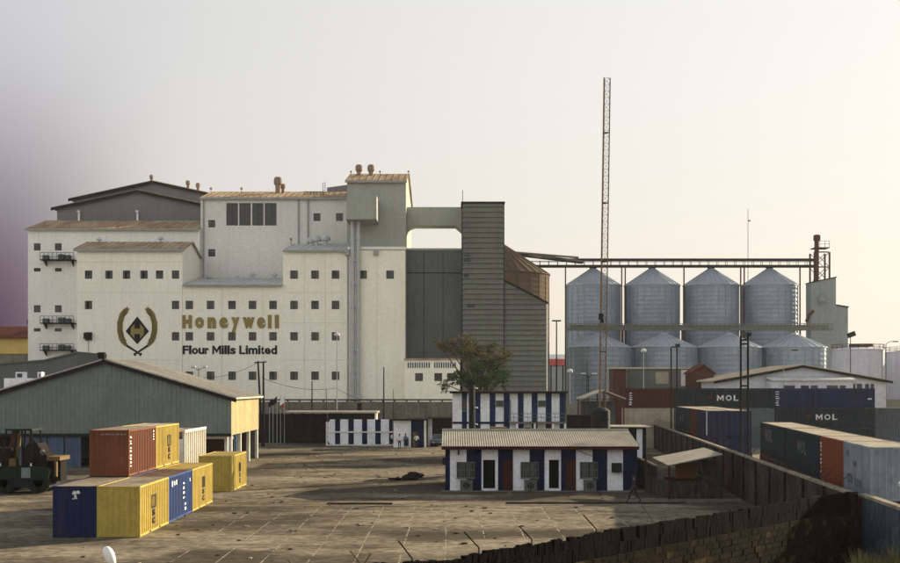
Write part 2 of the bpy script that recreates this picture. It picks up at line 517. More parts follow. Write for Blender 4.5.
def mono_roof(parent, x0, x1, yf, zf, yb, zb, mat, th=.18, over=.5, name='roof', ribs=True):
    """lean-to roof rising to the back, with eaves and raised seams"""
    s = (zb - zf) / (yb - yf)
    mb = MB()
    mb.prism_x([(yf - over, zf - over * s + .01), (yb, zb + .01), (yb, zb + th), (yf - over, zf - over * s + th)], x0 - .25, x1 + .25)
    if ribs:
        n = int((x1 - x0) / 1.0)
        for i in range(n + 1):
            x = x0 + (x1 - x0) * i / max(n, 1)
            mb.prism_x([(yf - over, zf - over * s + th - .01), (yb, zb + th - .01), (yb, zb + th + .05), (yf - over, zf - over * s + th + .05)], x - .05, x + .05)
    o = mb.build(name, mat, parent)
    f = MB()
    f.box(x0 - .28, x1 + .28, yf - over - .16, yf - over - .005, zf - over * s - .18, zf - over * s + th * .7)
    f.build('gutter', m_fascia, parent)
    return o
def roof_vent(parent, x, y, z, s=1.0, kind='mushroom', mat=None):
    mb = MB()
    if kind == 'mushroom':
        mb.lathe(x, y, [(.22 * s, z - .4), (.22 * s, z + .5 * s), (.55 * s, z + .55 * s), (.6 * s, z + .8 * s), (.35 * s, z + 1.1 * s), (.05 * s, z + 1.2 * s)], 12)
    elif kind == 'cowl':
        mb.lathe(x, y, [(.45 * s, z - .6), (.45 * s, z + .9 * s), (.7 * s, z + 1.2 * s), (.7 * s, z + 2.0 * s), (.5 * s, z + 2.3 * s), (.1 * s, z + 2.35 * s)], 12)
    else:
        mb.cyl((x, y, z - .4), (x, y, z + 1.1 * s), .07 * s, n=6)
        mb.lathe(x, y, [(.22 * s, z + .9 * s), (.25 * s, z + 1.15 * s), (.1 * s, z + 1.3 * s)], 8)
    mb.build('roof_vent', mat or m_vent, parent, smooth=True)

# ---- wing with the emblem (left of the front)
B = thing('mill_wing', 'cream flour mill wing carrying the wheat ear and diamond emblem', 'mill', (PX(130, KM), KM, 0))
xB0, xB1 = PX(77, KM), PX(182.4, KM)
zB = PZ(249.5, KM)
hb = [hole_px(cx - 3.7, cx + 3.7, 270.5, 278.8, KM) for cx in (88.5, 109, 126.5, 144, 159.5, 175.5)]
hb += [hole_px(cx - 3.7, cx + 3.7, 300.8, 309.2, KM) for cx in (88.5, 175.5)]
hb += [hole_px(cx - 3.7, cx + 3.7, 332.2, 340.6, KM) for cx in (88.5, 175.5)]
w = MB()
facade_block(w, xB0, xB1, KM, KM + 13, 0, zB, hb)
yr = KM + 6.6; zr = 31.0
w.prism([(xB0 + .02, KM + .02, zB), (xB0 + .02, KM + 12.98, zB), (xB0 + .02, yr, zr)], (xB1 - xB0 - .04, 0, 0))
w.build('wall', m_cream, B, recalc=False)
for i, h in enumerate(hb):
    add_window(B, h, KM, shutter=(-1 if i in (1, 2, 3, 6, 8) else 0))
for sgn in (1, -1):
    r = MB()
    ya = KM - .5 if sgn > 0 else KM + 13.5
    za = zr - (zr - zB) * abs(yr - ya) / 6.5
    r.prism_x([(ya, za + .03), (yr, zr + .03), (yr, zr + .22), (ya, za + .22)], xB0 - .4, xB1 + .35)
    for i in range(18):
        x = xB0 - .3 + (xB1 - xB0 + .6) * i / 17
        r.prism_x([(ya, za + .2), (yr, zr + .2), (yr, zr + .28), (ya, za + .28)], x - .05, x + .05)
    r.build('roof', m_roof_tan, B)
r = MB(); r.box(xB0 - .42, xB1 + .37, KM - .66, KM - .51, zB - .35, zB + .05); r.build('gutter', m_fascia, B)
r = MB(); r.box(PX(190, 196) - .1, PX(190, 196) + .02, 195.4, 196.6, PZ(279, 196), PZ(262, 196))
r.build('door', m_wframe, B)
# outside air conditioner with drip stain pipe
ac = MB(); ac.box(PX(85, KM), PX(92, KM), KM - .75, KM - .02, PZ(339, KM), PZ(333, KM)); ac.build('air_conditioner', m_dark, B)
ac = MB(); ac.cyl((PX(88.5, KM), KM - .08, 12), (PX(88.5, KM), KM - .08, PZ(339.5, KM)), .05, n=6); ac.build('drain_pipe', m_fascia, B)

# emblem: two wheat ears, crossed stalks and a black diamond with a gold H
EY = KM - .006
def emb(x, y): return Vector((PX(x, KM), 0, PZ(y, KM)))
for s in (-1, 1):
    pts = [(127.2, 309.2), (122.3, 315), (120.0, 323), (120.0, 331), (121.8, 338.5), (125.8, 345)]
    cx0 = 137.3
    ctr = []
    for i in range(len(pts) - 1):
        for k in range(5):
            t = k / 5.0
            ctr.append((pts[i][0] + (pts[i + 1][0] - pts[i][0]) * t, pts[i][1] + (pts[i + 1][1] - pts[i][1]) * t))
    ctr.append(pts[-1])
    ear = MB()
    prev = None
    for i, (px, py) in enumerate(ctr):
        if s > 0: px = 2 * cx0 - px
        c = emb(px, py)
        a = emb(*[(2 * cx0 - q[0] if s > 0 else q[0], q[1]) for q in [ctr[max(i - 1, 0)]]][0])
        b = emb(*[(2 * cx0 - q[0] if s > 0 else q[0], q[1]) for q in [ctr[min(i + 1, len(ctr) - 1)]]][0])
        d = (b - a).normalized(); n = Vector((d.z, 0, -d.x))
        hw = .36 if 1 < i < len(ctr) - 2 else .25
        for q in (-1, 1):             # a pair of grains, pointing up the ear
            tip = c + n * (q * hw * 1.25) - d * .34
            root = c + d * .16
            m1 = c + n * (q * hw * 1.15) + d * .02
            m2 = c + n * (q * hw * .05) - d * .2
            ear.prism([(p.x, EY - .05, p.z) for p in (root, m1, tip, m2)], (0, .04, 0))
        if prev is not None:
            nn = n * .2
            ear.prism([(p.x, EY - .03, p.z) for p in (prev - nn, prev + nn, c + nn, c - nn)], (0, .025, 0))
        prev = c
    ear.build('wheat_ear', m_gold, B)
    st = MB()
    p0 = emb(2 * cx0 - 125.8 if s > 0 else 125.8, 345); p1 = emb(134.0 if s > 0 else 141.5, 355)
    d = (p1 - p0).normalized(); n = Vector((d.z, 0, -d.x)) * .13
    yo = EY - (.034 if s > 0 else .03)
    st.prism([(p.x, yo, p.z) for p in (p0 - n * 1.4, p0 + n * 1.4, p1 + n, p1 - n)], (0, .025, 0))
    st.prism([(p.x, yo + .001, p.z) for p in (p1 - n * 2.2 - d * .28, p1 + n * 2.2 - d * .28, p1 + n * 1.6, p1 - n * 1.6)], (0, .02, 0))
    st.build('stalk', m_black, B)
dm = MB()
dm.prism([(p.x, EY - .04, p.z) for p in (emb(137.3, 316.5), emb(149, 331.3), emb(137.3, 344.3), emb(125.7, 331.3))], (0, .035, 0))
dm.build('diamond', m_black, B)
hh = MB()
for a, b, c, d in ((130.8, 134.5, 325.2, 338), (140.2, 143.9, 325.2, 338), (134.5, 140.2, 329.2, 333)):
    if c < 329:
        xm = 137.3
        lo = 1 if a < xm else -1
        q = [(a, 331.3 - 6.2 + (1.2 if lo > 0 else 0)), (b, 325.2), (b, 337.2), (a, 338)]
        if lo > 0: q = [(130.8, 328), (134.5, 323.8), (134.5, 338.6), (130.8, 334.5)]
        else: q = [(140.2, 323.8), (143.9, 328), (143.9, 334.5), (140.2, 338.6)]
    else:
        q = [(134.5, 328.7), (140.2, 328.7), (140.2, 334.0), (134.5, 334.0)]
    hh.prism([(emb(*p).x, EY - .075, emb(*p).z) for p in q], (0, .034, 0))
hh.build('letter_h', m_gold, B)

# ---- main front (centre and right) with the lettering
C = thing('mill_main_building', 'long cream flour mill front lettered Honeywell Flour Mills Limited', 'mill', (PX(294, KM), KM, 0))
cols_c = (189.3, 210.5, 232, 252.5, 273)
cols_d = (294, 315, 335.5)
row_y = ((300.8, 309.2), (332.2, 340.6), (371.6, 380.0))
hc = [hole_px(cx - 3.8, cx + 3.8, a, b, KM) for cx in cols_c for a, b in row_y]
hd = [hole_px(cx - 3.8, cx + 3.8, a, b, KM) for cx in cols_d for a, b in row_y]
hd += [hole_px(cx - 3.8, cx + 3.8, 270.5, 278.8, KM) for cx in (294, 315, 335.5, 363, 390)]
zC, zD = PZ(285, KM), PZ(250.5, KM)
w = MB(); facade_block(w, PX(182.7, KM), PX(283, KM), KM, KM + 13, 0, zC, hc); w.build('wall', m_cream, C, recalc=False)
w = MB(); facade_block(w, PX(283, KM), PX(405, KM), KM + .006, KM + 14, 0, zD, hd); w.build('wall', m_cream, C, recalc=False)
for i, h in enumerate(hc): add_window(C, h, KM, shutter=(1 if i % 3 == 2 or i % 7 == 4 else 0))
for i, h in enumerate(hd): add_window(C, h, KM + .006, shutter=(1 if i % 2 == 0 or i > 8 else 0))
mono_roof(C, PX(182.7, KM) + .35, PX(283, KM) - .3, KM, zC, KM + 12.6, PZ(279, KM + 12.6), m_roof_grey)
mono_roof(C, PX(283, KM) + .3, PX(345.5, KM), KM, zD, KM + 12.6, PZ(245, KM + 12.6), m_roof_grey)
r = MB(); r.box(PX(345.5, KM) + .3, PX(405, KM) + .15, KM - .2, KM - .004, PZ(249.5, KM), PZ(246.8, KM)); r.build('parapet', m_cream_cool, C)
# hopper heads, downpipes
for x in (347.5, 376):
    r = MB(); r.box(PX(x - 2.4, KM), PX(x + 2.4, KM), KM - .7, KM - .21, PZ(255.5, KM), PZ(249.8, KM)); r.build('hopper_head', m_fascia, C)
r = MB(); r.cyl((PX(348, KM), KM - .2, .1), (PX(348, KM), KM - .2, PZ(255, KM)), .10, n=8); r.build('downpipe', m_fascia, C)
# lettering
g_boxes = [('H', 48, 86, 98, 150), ('o', 98, 133, 106, 150), ('n', 147, 180, 106, 150), ('e', 193, 227, 106, 150), ('y', 240, 272, 106, 166),
           ('w', 284, 331, 106, 150), ('e', 340, 373, 106, 150), ('l', 383, 397, 97, 150), ('l', 410, 426, 97, 150)]
for ch, a, b, c, d in g_boxes:
    lm = MB()
    px0 = 170 + a / 3.909; px1 = 170 + b / 3.909; pz0 = 290 + d / 3.909; pz1 = 290 + c / 3.909
    if ch == 'H':
        hw_ = PX(px1, KM) - PX(px0, KM); x0_ = PX(px0, KM); z0_ = PZ(pz0, KM); ht = PZ(pz1, KM) - z0_
        lm.box(x0_, x0_ + hw_ * .36, KM - .1, KM - .004, z0_, z0_ + ht)
        lm.box(x0_ + hw_ * .64, x0_ + hw_, KM - .1, KM - .004, z0_, z0_ + ht)
        lm.box(x0_ + hw_ * .36, x0_ + hw_ * .64, KM - .098, KM - .004, z0_ + ht * .34, z0_ + ht * .66)
    elif ch == 'l':
        lm.box(PX(px0, KM), PX(px1, KM), KM - .1, KM - .004, PZ(pz0, KM), PZ(pz1, KM))
    else:
        put_letter(lm, ch, (PX(px0, KM), KM, PZ(pz0, KM)), (1, 0, 0), (0, 0, 1), (0, -1, 0), PX(px1, KM) - PX(px0, KM), PZ(pz1, KM) - PZ(pz0, KM), .1, .075)
    lm.build('letter', m_gold, C)
txt = 'Flour Mills Limited'
tot = sum(ADV[c] for c in txt)
xa, xb = 182.3, 277.3
u = xa
for ch in txt:
    wd = ADV[ch] * (xb - xa) / tot
    if ch != ' ':
        lm = MB()
        zt = {'F': 345.6, 'M': 345.6, 'L': 345.6, 'l': 345.4, 'd': 345.4, 't': 346.4, 'i': 345.4}.get(ch, 347.9)
        put_letter(lm, ch, (PX(u + .25, KM), KM, PZ(354.2, KM)), (1, 0, 0), (0, 0, 1), (0, -1, 0), (wd - .5) * KM / F, (354.2 - zt) * KM / F, .08, .012 if ch == 'M' else .032)
        lm.build('letter', m_black, C)
    u += wd
for x, y, s, k in ((209, 281, .9, 'mushroom'), (238.5, 280.5, .7, 'pipe'), (243, 281, .5, 'pipe'), (253, 279, .95, 'mushroom'), (274.5, 279, .9, 'mushroom')):
    roof_vent(C, PX(x, 200), 200, PZ(y, 200), s, k, m_roof_grey)
for x, y, s in ((311, 243.5, 1.3), (316.5, 243, 1.5), (325.5, 242, 1.4)):
    roof_vent(C, PX(x, 200), 200, PZ(y + 3, 200), s, 'mushroom', m_roof_grey)
roof_vent(C, PX(291, 198), 198, PZ(245, 198), .9, 'pipe')

for x, ya, yb in ((232.8 - 10.7, 285.5, 398), (262.8, 285.5, 398), (304.6, 252, 398), (325.3, 252, 398), (377, 258, 398)):
    w = MB(); yy_ = KM if x < 283 else KM + .006
    w.box(PX(x, KM) - .03, PX(x, KM) + .03, yy_ - .03, yy_ - .002, PZ(yb, KM), PZ(ya, KM)); w.build('panel_joint', m_joint, C)
for ya in (292.5, 323, 360):
    w = MB(); w.box(PX(283.4, KM), PX(346, KM), KM - .022, KM + .004, PZ(ya, KM) - .03, PZ(ya, KM) + .03); w.build('panel_joint', m_joint, C)
for ya in (262, 292.5, 360):
    w = MB(); w.box(PX(77.5, KM), PX(182, KM), KM - .022, KM - .002, PZ(ya, KM) - .03, PZ(ya, KM) + .03); w.build('panel_joint', m_joint, B)
# ---- left rear block with service balconies
A = thing('mill_rear_block', 'pale mill block at far left with three service balconies', 'mill', (PX(60, 203), 203.2, 0))
ha = [hole_px(x - 3.4, x + 3.4, a, b, 203.2) for x in (37.2, 58.3) for a, b in ((243.3, 250.5), (268, 271.6), (305.2, 312.4), (328.2, 331.6))]
zA = PZ(229, 203.2)
w = MB(); facade_block(w, PX(28, 203.2), PX(200, 203.2) - .02, 203.2, 222, 0, zA, ha); w.build('wall', m_cream_cool, A, recalc=False)
for h in ha: add_window(A, h, 203.2)
mono_roof(A, PX(28, 203.2), PX(198, 203.2), 203.2, zA, 213, PZ(221.5, 213), m_roof_tan)
for yt, yb in ((253.5, 261), (316.5, 324), (344, 351)):
    xa, xb = PX(43, 203), PX(76.5, 203)
    b_ = MB(); z0 = PZ(yb, 203); z1 = PZ(yt, 203)
    b_.box(xa, xb, 201.4, 203.19, z0, z0 + .15)
    for x in (xa + .5, xb - .6):
        b_.prism_x([(203.19, z0), (203.19, z0 - .9), (201.6, z0)], x, x + .12)
    bal = b_.build('balcony', m_dark, A)
    rl_ = MB()
    for k in range(9):
        x = xa + (xb - xa) * k / 8
        rl_.box(x - .03, x + .03, 201.42, 201.48, z0 + .151, z1)
    for zz in (z1, (z1 + z0) / 2):
        rl_.box(xa, xb, 201.40, 201.41, zz - .05, zz + .02)
    rl_.build('railing', m_dark, bal)
    for k, x in enumerate((.7, 3.3, 4.4)):
        u_ = MB(); u_.box(xa + x - .45, xa + x + .45, 202.0, 202.9, z0 + .152, z0 + .9 + .15 * (k % 2))
        u_.build('fan_unit', m_slate, bal)
roof_vent(A, PX(44, 205), 205, PZ(228, 205), .8, 'pipe')
for x, y in ((99, 243), (160.5, 242)):
    roof_vent(A, PX(x, 202), 202, PZ(y, 202), .8, 'mushroom', m_roof_grey)

# ---- gabled halls behind
def gable_hall(name, label, D, xl, yl, xa, ya, z0, depth, mat, ov=.9):
    X0 = PX(xl, D); XA = PX(xa, D); X1 = 2 * XA - X0
    z1 = PZ(yl, D); za = PZ(ya, D)
    t = thing(name, label, 'hall', (XA, D, 0))
    w = MB(); w.prism_y([(X0, z0), (X1, z0), (X1, z1), (XA, za), (X0, z1)], D, D + depth)
    w.build('wall', mat, t)
    s = (za - z1) / (XA - X0)
    for q in (-1, 1):
        r = MB()
        xe = XA + q * (XA - X0 + ov)
        ze = z1 - ov * s
        r.prism_y([(XA, za + .01), (xe, ze + .01), (xe, ze + .25), (XA, za + .25)], D - .6, D + depth + .4)
        r.build('roof', m_roof_tan if q > 0 else m_hall, t)
    e = MB()
    for q in (-1, 1):
        xe = XA + q * (XA - X0 + ov); ze = z1 - ov * s
        e.prism_y([(XA, za - .35), (xe, ze - .35), (xe, ze + .1), (XA, za + .1)], D - .72, D - .61)
    e.build('bargeboard', m_dark, t)
    return t, X0, XA, X1, z1, za
h1 = gable_hall('gabled_hall', 'grey gabled mill hall just above the left roof, lower of two', 216, 57, 208, 138, 191, 0, 9, m_hall)[0]
h2 = gable_hall('gabled_hall', 'grey gabled mill hall with ridge vent, higher and farthest back', 227, 74, 199, 153, 182, 0, 12, m_hall)[0]
roof_vent(h2, PX(151.5, 229), 229, PZ(181.5, 229), .55, 'cowl')
for x, y in ((188, 185), (198, 187.5)): roof_vent(h2, PX(x, 229), 229, PZ(y + 3, 229), .62, 'cowl')
for x in (79, 137.5):
    r = MB(); D = 215.6
    r.path([(PX(x, D), D, PZ(222, D)), (PX(x, D), D, PZ(213.5, D)), (PX(x + .5, D), D - .3, PZ(211.5, D)), (PX(x - .8, D), D - .5, PZ(211.8, D))], .2)
    r.build('vent_pipe', m_cream_cool, h1)

# ---- upper grey block with the big window
E = thing('mill_upper_block', 'light grey upper mill block with wide four-pane window', 'mill', (PX(273, 204), 204, 0))
zE = PZ(198, 204)
he = [hole_px(a, b, 203, 225.5, 204) for a, b in ((226.3, 238), (239.2, 250.8), (252.2, 263.5), (264.7, 276.5))]
he += [hole_px(x - 3.5, x + 3.5, a, b, 204) for x, a, b in ((211.8, 220, 227.4), (211.8, 249, 256.6), (317, 213.2, 221), (339.5, 213.2, 221))]
w = MB(); facade_block(w, PX(200.6, 204), PX(347, 204), 204, 226, 0, zE, he); w.build('wall', m_light_grey, E, recalc=False)
for h in he: add_window(E, h, 204)
mono_roof(E, PX(200.6, 204) + .2, PX(346, 204) - .2, 204, zE, 213, PZ(192.6, 213), m_roof_tan)
for x in (203.5, 298.5, 308):
    r = MB(); r.cyl((PX(x, 203.8), 203.8, 22), (PX(x, 203.8), 203.8, zE - .2), .13, n=6); r.build('downpipe', m_fascia, E)
roof_vent(E, PX(278, 210), 210, PZ(191, 210), 1.05, 'cowl'); roof_vent(E, PX(283, 211), 211, PZ(192, 211), .62, 'cowl')
for x in (211, 241.5): roof_vent(E, PX(x, 210), 210, PZ(194, 210), .9, 'pipe')
r = MB(); D = 207
for k in range(7):
    x = PX(304 + 3.3 * k, D); r.box(x - .03, x + .03, D, D + .06, PZ(197, D), PZ(191.5, D))
for yy in (191.5, 194): r.box(PX(304, D), PX(324, D), D - .02, D - .002, PZ(yy, D) - .05, PZ(yy, D) + .03)
r.box(PX(322.5, D), PX(322.9, D), D, D + .05, PZ(197, D), PZ(182.5, D)); r.box(PX(325, D), PX(325.4, D), D, D + .05, PZ(197, D), PZ(182.5, D))
for k in range(6): r.box(PX(322.9, D), PX(325, D), D + .01, D + .04, PZ(195 - 2.4 * k, D), PZ(195 - 2.4 * k, D) + .06)
r.build('roof_railing', m_dark, E)
pt = MB(); D = 214; pt.prism_y([(PX(327, D), PZ(196, D)), (PX(349, D), PZ(196, D)), (PX(349, D), PZ(184.5, D)), (PX(327, D), PZ(187.5, D))], D, D + 6); pt.build('penthouse', m_hall, E)

# ---- grey tower, hanging box, pipes, bridge
T = thing('mill_tower', 'tall grey green mill tower with cowls and twin pipes down its front', 'tower', (PX(376, 194), 194, 0))
DT = 193.5
zT = PZ(181, DT); xt0, xt1 = PX(347, DT), -7.1
w = MB(); w.box(xt0, xt1, DT, DT + 28, 0, zT)
yr = DT + 9; zr = PZ(175, yr)
w.prism([(xt0 + .02, DT + .02, zT), (xt0 + .02, DT + 27.9, zT - 0.001), (xt0 + .02, DT + 20, zT + .4), (xt0 + .02, yr, zr)], (xt1 - xt0 - .04, 0, 0))
w.build('wall', m_grey_render, T)
mono_roof(T, xt0, xt1 - .1, DT, zT, yr, zr, m_roof_tan)
r = MB(); r.prism_x([(yr, zr + .02), (DT + 28.4, zT - .6), (DT + 28.4, zT - .4), (yr, zr + .2)], xt0 - .25, xt1 + .3); r.build('roof', m_roof_tan, T)
for x in (359, 371): roof_vent(T, PX(x, 200), 200, PZ(176.5, 200), .85, 'cowl')
for x in (351, 380, 408.5): roof_vent(T, PX(x, 200), 200, PZ(176, 200), .7, 'pipe')
bx = MB(); bx.box(PX(346.5, 187), PX(374.8, 187), 187, 193.49, PZ(218.5, 187), PZ(196.5, 187)); b_ = bx.build('hanging_box', m_grey_render, T)
fr = MB(); fr.box(PX(374.8, 187), PX(376.6, 187), 186.9, 193.4, PZ(219, 187), PZ(195.5, 187)); fr.box(PX(346, 187), PX(374.8, 187), 186.88, 193.4, PZ(219.4, 187), PZ(218.6, 187)); fr.build('box_frame', m_fascia, b_)
for x in (352.6, 358.2):
    p = MB(); p.cyl((PX(x, 189), 189.2, .2), (PX(x, 189), 189.2, PZ(218.8, 189)), .33, n=12)
    po = p.build('pipe', m_galv, T, smooth=True)
    for yy in (240, 262, 285, 308, 330, 352, 374):
        c_ = MB(); c_.cyl((PX(x, 189), 189.2, PZ(yy, 189)), (PX(x, 189), 189.2, PZ(yy, 189) + .22), .42, n=12); c_.build('flange', m_galv, po)
p = MB()
for x in (346.3,):
    p.box(PX(349, 189), PX(361.5, 189), 188.5, 189.98, PZ(400, 189), PZ(396, 189))
p.build('pipe_boot', m_galv, T)
BR = MB(); D = 197; xb0, xb1 = -7.05, PX(462, 192)
zb1 = PZ(207, D); zb0 = PZ(225.5, D)
nb = 10; arc = []
poly = [(xb0, zb1), (xb0, zb0 - 1.2)] + [(xb0 + 1.4 * (1 - math.cos(math.pi / 2 * i / 5)), zb0 - 1.2 + 1.2 * math.sin(math.pi / 2 * i / 5)) for i in range(1, 6)]
poly += [(xb1 - 1.0, zb0), (xb1 - .01, zb0 - .9), (xb1 - .01, zb1)]
BR.prism_y(poly, D, D + 4)
tag(BR.build('conveyor_bridge', m_grey_render), 'grey enclosed bridge high up joining the tower to the green tower', 'bridge')
# slate block below the bridge
S_ = thing('slate_block', 'dark slate windowless block beneath the high bridge', 'building', (PX(433, 195), 195, 0))
w = MB(); zS = PZ(250.5, 195); w.box(PX(405, 195) + .02, PX(461.6, 195), 195, 217, 0, zS); w.build('wall', m_slate, S_)
w = MB(); w.box(PX(405, 195) - .1, PX(461.6, 195) + .1, 194.8, 217.2, zS + .002, zS + .35); w.build('coping', m_fascia, S_)
for x in (424, 443):
    w = MB(); w.box(PX(x, 195) - .04, PX(x, 195) + .04, 194.96, 194.998, 0.2, zS - .1); w.build('seam', m_black, S_)
w = MB(); w.box(PX(405, 195) + .03, PX(461.5, 195), 194.95, 194.995, PZ(273.4, 195), PZ(272.5, 195)); w.build('seam', m_black, S_)

# ---- dark green corrugated tower and its sloping annex
def corrugated_front(mb, poly_top, x0, x1, yf, z0, pitch=.55, amp=.07):
    """horizontal sheet laps: each lap is a slightly tilted board"""
    z = z0
    while True:
        zt = poly_top
        z2 = z + pitch
        def cut(x, zz): return min(zz, zt(x))
        if z >= max(zt(x0), zt(x1)) - .02: break
        a0, a1 = cut(x0, z), cut(x1, z); b0, b1 = cut(x0, z2), cut(x1, z2)
        xr = x1
        if zt(x1) <= z + .01 and zt(x0) > z:
            # sloping top: end the lap where the slope crosses it
            sl = (zt(x1) - zt(x0)) / (x1 - x0)
            xr = x0 + (z - zt(x0)) / sl
            a1 = b1 = cut(xr, z)
            b0 = cut(x0, z2)
        mb.face((x0, yf - amp, a0), (xr, yf - amp, a1), (xr, yf, b1), (x0, yf, b0))
        mb.face((x0, yf, a0), (xr, yf, a1), (xr, yf - amp, a1), (x0, yf - amp, a0))
        z = z2
DJ = 192.0
J = thing('corrugated_tower', 'dark green corrugated elevator tower with flat top', 'tower', (PX(483, DJ), DJ, 0))
zJ = PZ(203.5, DJ); xj0, xj1 = PX(462, DJ), PX(504, DJ)
w = MB(); w.box(xj0 + .02, xj1 - .02, DJ + .01, DJ + 12, 0, zJ); w.build('wall', m_green_cor, J)
w = MB(); corrugated_front(w, lambda x: zJ, xj0, xj1, DJ, .2, .82, .26); w.build('cladding', m_green_cor, J, recalc=False)
w = MB(); w.box(xj0 - .15, xj1 + .15, DJ - .2, DJ + 12.1, zJ + .002, zJ + .3); w.build('coping', m_dark, J)
for x in (xj0 - .05, xj1 - .08):
    w = MB(); w.box(x, x + .14, DJ - .2, DJ - .125, .2, zJ - .01); w.build('edge_strip', m_dark, J)
w = MB(); w.cyl((xj0 + .1, DJ + .4, zJ), (xj0 + .1, DJ + .4, zJ + 2.2), .05, n=5); w.build('lightning_rod', m_dark, J)
for a, b, c, d in ((464, 470, 255, 262), (464, 469, 273, 278), (467, 475, 303, 307.5)):
    w = MB(); w.box(PX(a, DJ), PX(b, DJ), DJ - .2, DJ - .125, PZ(d, DJ), PZ(c, DJ)); w.build('hatch', m_wframe, J)
K = thing('corrugated_annex', 'dark green corrugated lean-to with sloping top right of the tower', 'building', (PX(526, DJ), DJ, 0))
xk0, xk1 = PX(504, DJ) + .08, PX(546.5, DJ); zk0, zk1 = PZ(281, DJ), PZ(303, DJ)
ktop = lambda x: zk0 + (zk1 - zk0) * (x - xk0) / (xk1 - xk0)
w = MB(); w.prism_y([(xk0, 0), (xk1 - .02, 0), (xk1 - .02, zk1), (xk0, zk0)], DJ + .31, DJ + 11); w.build('wall', m_green_cor, K)
w = MB(); corrugated_front(w, ktop, xk0, xk1, DJ + .3, .2, .82, .26); w.build('cladding', m_green_cor, K, recalc=False)
w = MB(); w.prism_y([(xk0, zk0 + .01), (xk1 + .3, zk1 - .15), (xk1 + .3, zk1 + .15), (xk0, zk0 + .3)], DJ + .05, DJ + 11.2); w.build('roof', m_dark, K)
w = MB(); w.box(xk1 - .01, xk1 + .22, DJ + .1, DJ + .3, .1, zk1 - .15); w.build('edge_strip', m_cream, K)  # cream strip painting in the sunlit edge of the silo behind

# ---- small cream annex
DN = 187.0
N_ = thing('cream_annex', 'small cream annex with louvre band and three dark windows', 'building', (PX(432, DN), DN, 0))
zN = PZ(360, DN)
hn = [hole_px(x - 3.9, x + 3.9, 373.2, 381.2, DN) for x in (419, 438.2, 451)]
w = MB(); facade_block(w, PX(404.6, DN), PX(460, DN), DN, DN + 7.7, 0, zN, hn); w.build('wall', m_cream, N_, recalc=False)
for h in hn: add_window(N_, h, DN)
for a, b in ((407, 430.5), (433.5, 456.5)):
    w = MB(); w.box(PX(a, DN), PX(b, DN), DN - .03, DN - .004, PZ(368.3, DN), PZ(362, DN)); lv = w.build('louvre', m_cream_cool, N_)
    for k in range(10):
        x = PX(a, DN) + .1 + (PX(b, DN) - PX(a, DN) - .2) * k / 9.6
        w = MB(); w.box(x, x + .2, DN - .06, DN - .032, PZ(367.9, DN), PZ(362.5, DN)); w.build('slot', m_glass, lv)
w = MB(); w.box(PX(404.2, DN), PX(460.4, DN), DN - .3, DN + 7.7, zN + .002, zN + .25); w.build('roof', m_roof_tan, N_)

# ---- round silo behind the corrugated tower
m_silo = M('galvanised_silo', (.28, .35, .42), (.19, .24, .29), .5, metal=.3, scale=.25, amt=.7, grain=.1, gscale=1.5, streak=.25, streak_col=(.18, .2, .21))
m_silo_roof = M('galvanised_roof', (.38, .43, .48), (.29, .33, .37), .5, metal=.3, scale=.3, grain=.1, gscale=1.5)
m_silo_warm = M('weathered_silo', (.13, .095, .065), (.07, .05, .036), .75, metal=.0, scale=.25, grain=.15, gscale=2, streak=.3)
def silo(label, X, Y, rad, z_eave, z_apex, mat, roofmat, group=None, nrib=26, rings=True):
    t = thing('grain_silo', label, 'silo', (X, Y, 0), 0, group)
    prof = []
    nz = int(z_eave / .9)
    for i in range(nz):              # shallow rings of the curved sheets
        z = z_eave * i / nz
        prof += [(rad - .02, z + .02), (rad + .075, z + .3 * z_eave / nz), (rad + .075, z + .6 * z_eave / nz)]
    prof.append((rad, z_eave))
    w = MB(); w.lathe(X, Y, prof, 48); w.build('wall', mat, t, smooth=True)
    r = MB(); r.lathe(X, Y, [(rad + .25, z_eave - .12), (rad + .25, z_eave + .02), (rad * .12, z_apex - .1), (rad * .10, z_apex + .25), (rad * .03, z_apex + .3)], nrib * 2); r.build('roof', roofmat, t)
    rb = MB()
    for i in range(nrib):
        a = 2 * math.pi * (i + .5) / nrib
        ca, sa = math.cos(a), math.sin(a)
        p0 = Vector((X + (rad + .25) * ca, Y + (rad + .25) * sa, z_eave + .05)); p1 = Vector((X + rad * .12 * ca, Y + rad * .12 * sa, z_apex - .03))
        tt = Vector((-sa, ca, 0)) * .07
        d = (p1 - p0)
        nn = d.cross(tt).normalized() * .08
        if nn.z < 0: nn = -nn
        rb.prism([p0 - tt - nn * .3, p0 + tt - nn * .3, p0 + tt + nn, p0 - tt + nn], d)
    rb.build('roof_seam', roofmat, t)
    st = MB()
    for i in range(24):
        a = 2 * math.pi * i / 24 + .07
        ca, sa = math.cos(a), math.sin(a)
        c = Vector((X + (rad + .07) * ca, Y + (rad + .07) * sa, z_eave / 2))
        st.obox(c, Vector((-sa, ca, 0)) * .07, Vector((ca, sa, 0)) * .06, (0, 0, z_eave / 2 - .2))
    st.build('stiffener', mat, t)
    return t
silo('weathered steel silo with ribbed cone roof behind the green tower', PX(499, 222), 222, 9.2, PZ(275.5, 222), PZ(245, 222), m_silo_warm, m_silo_warm, nrib=34)

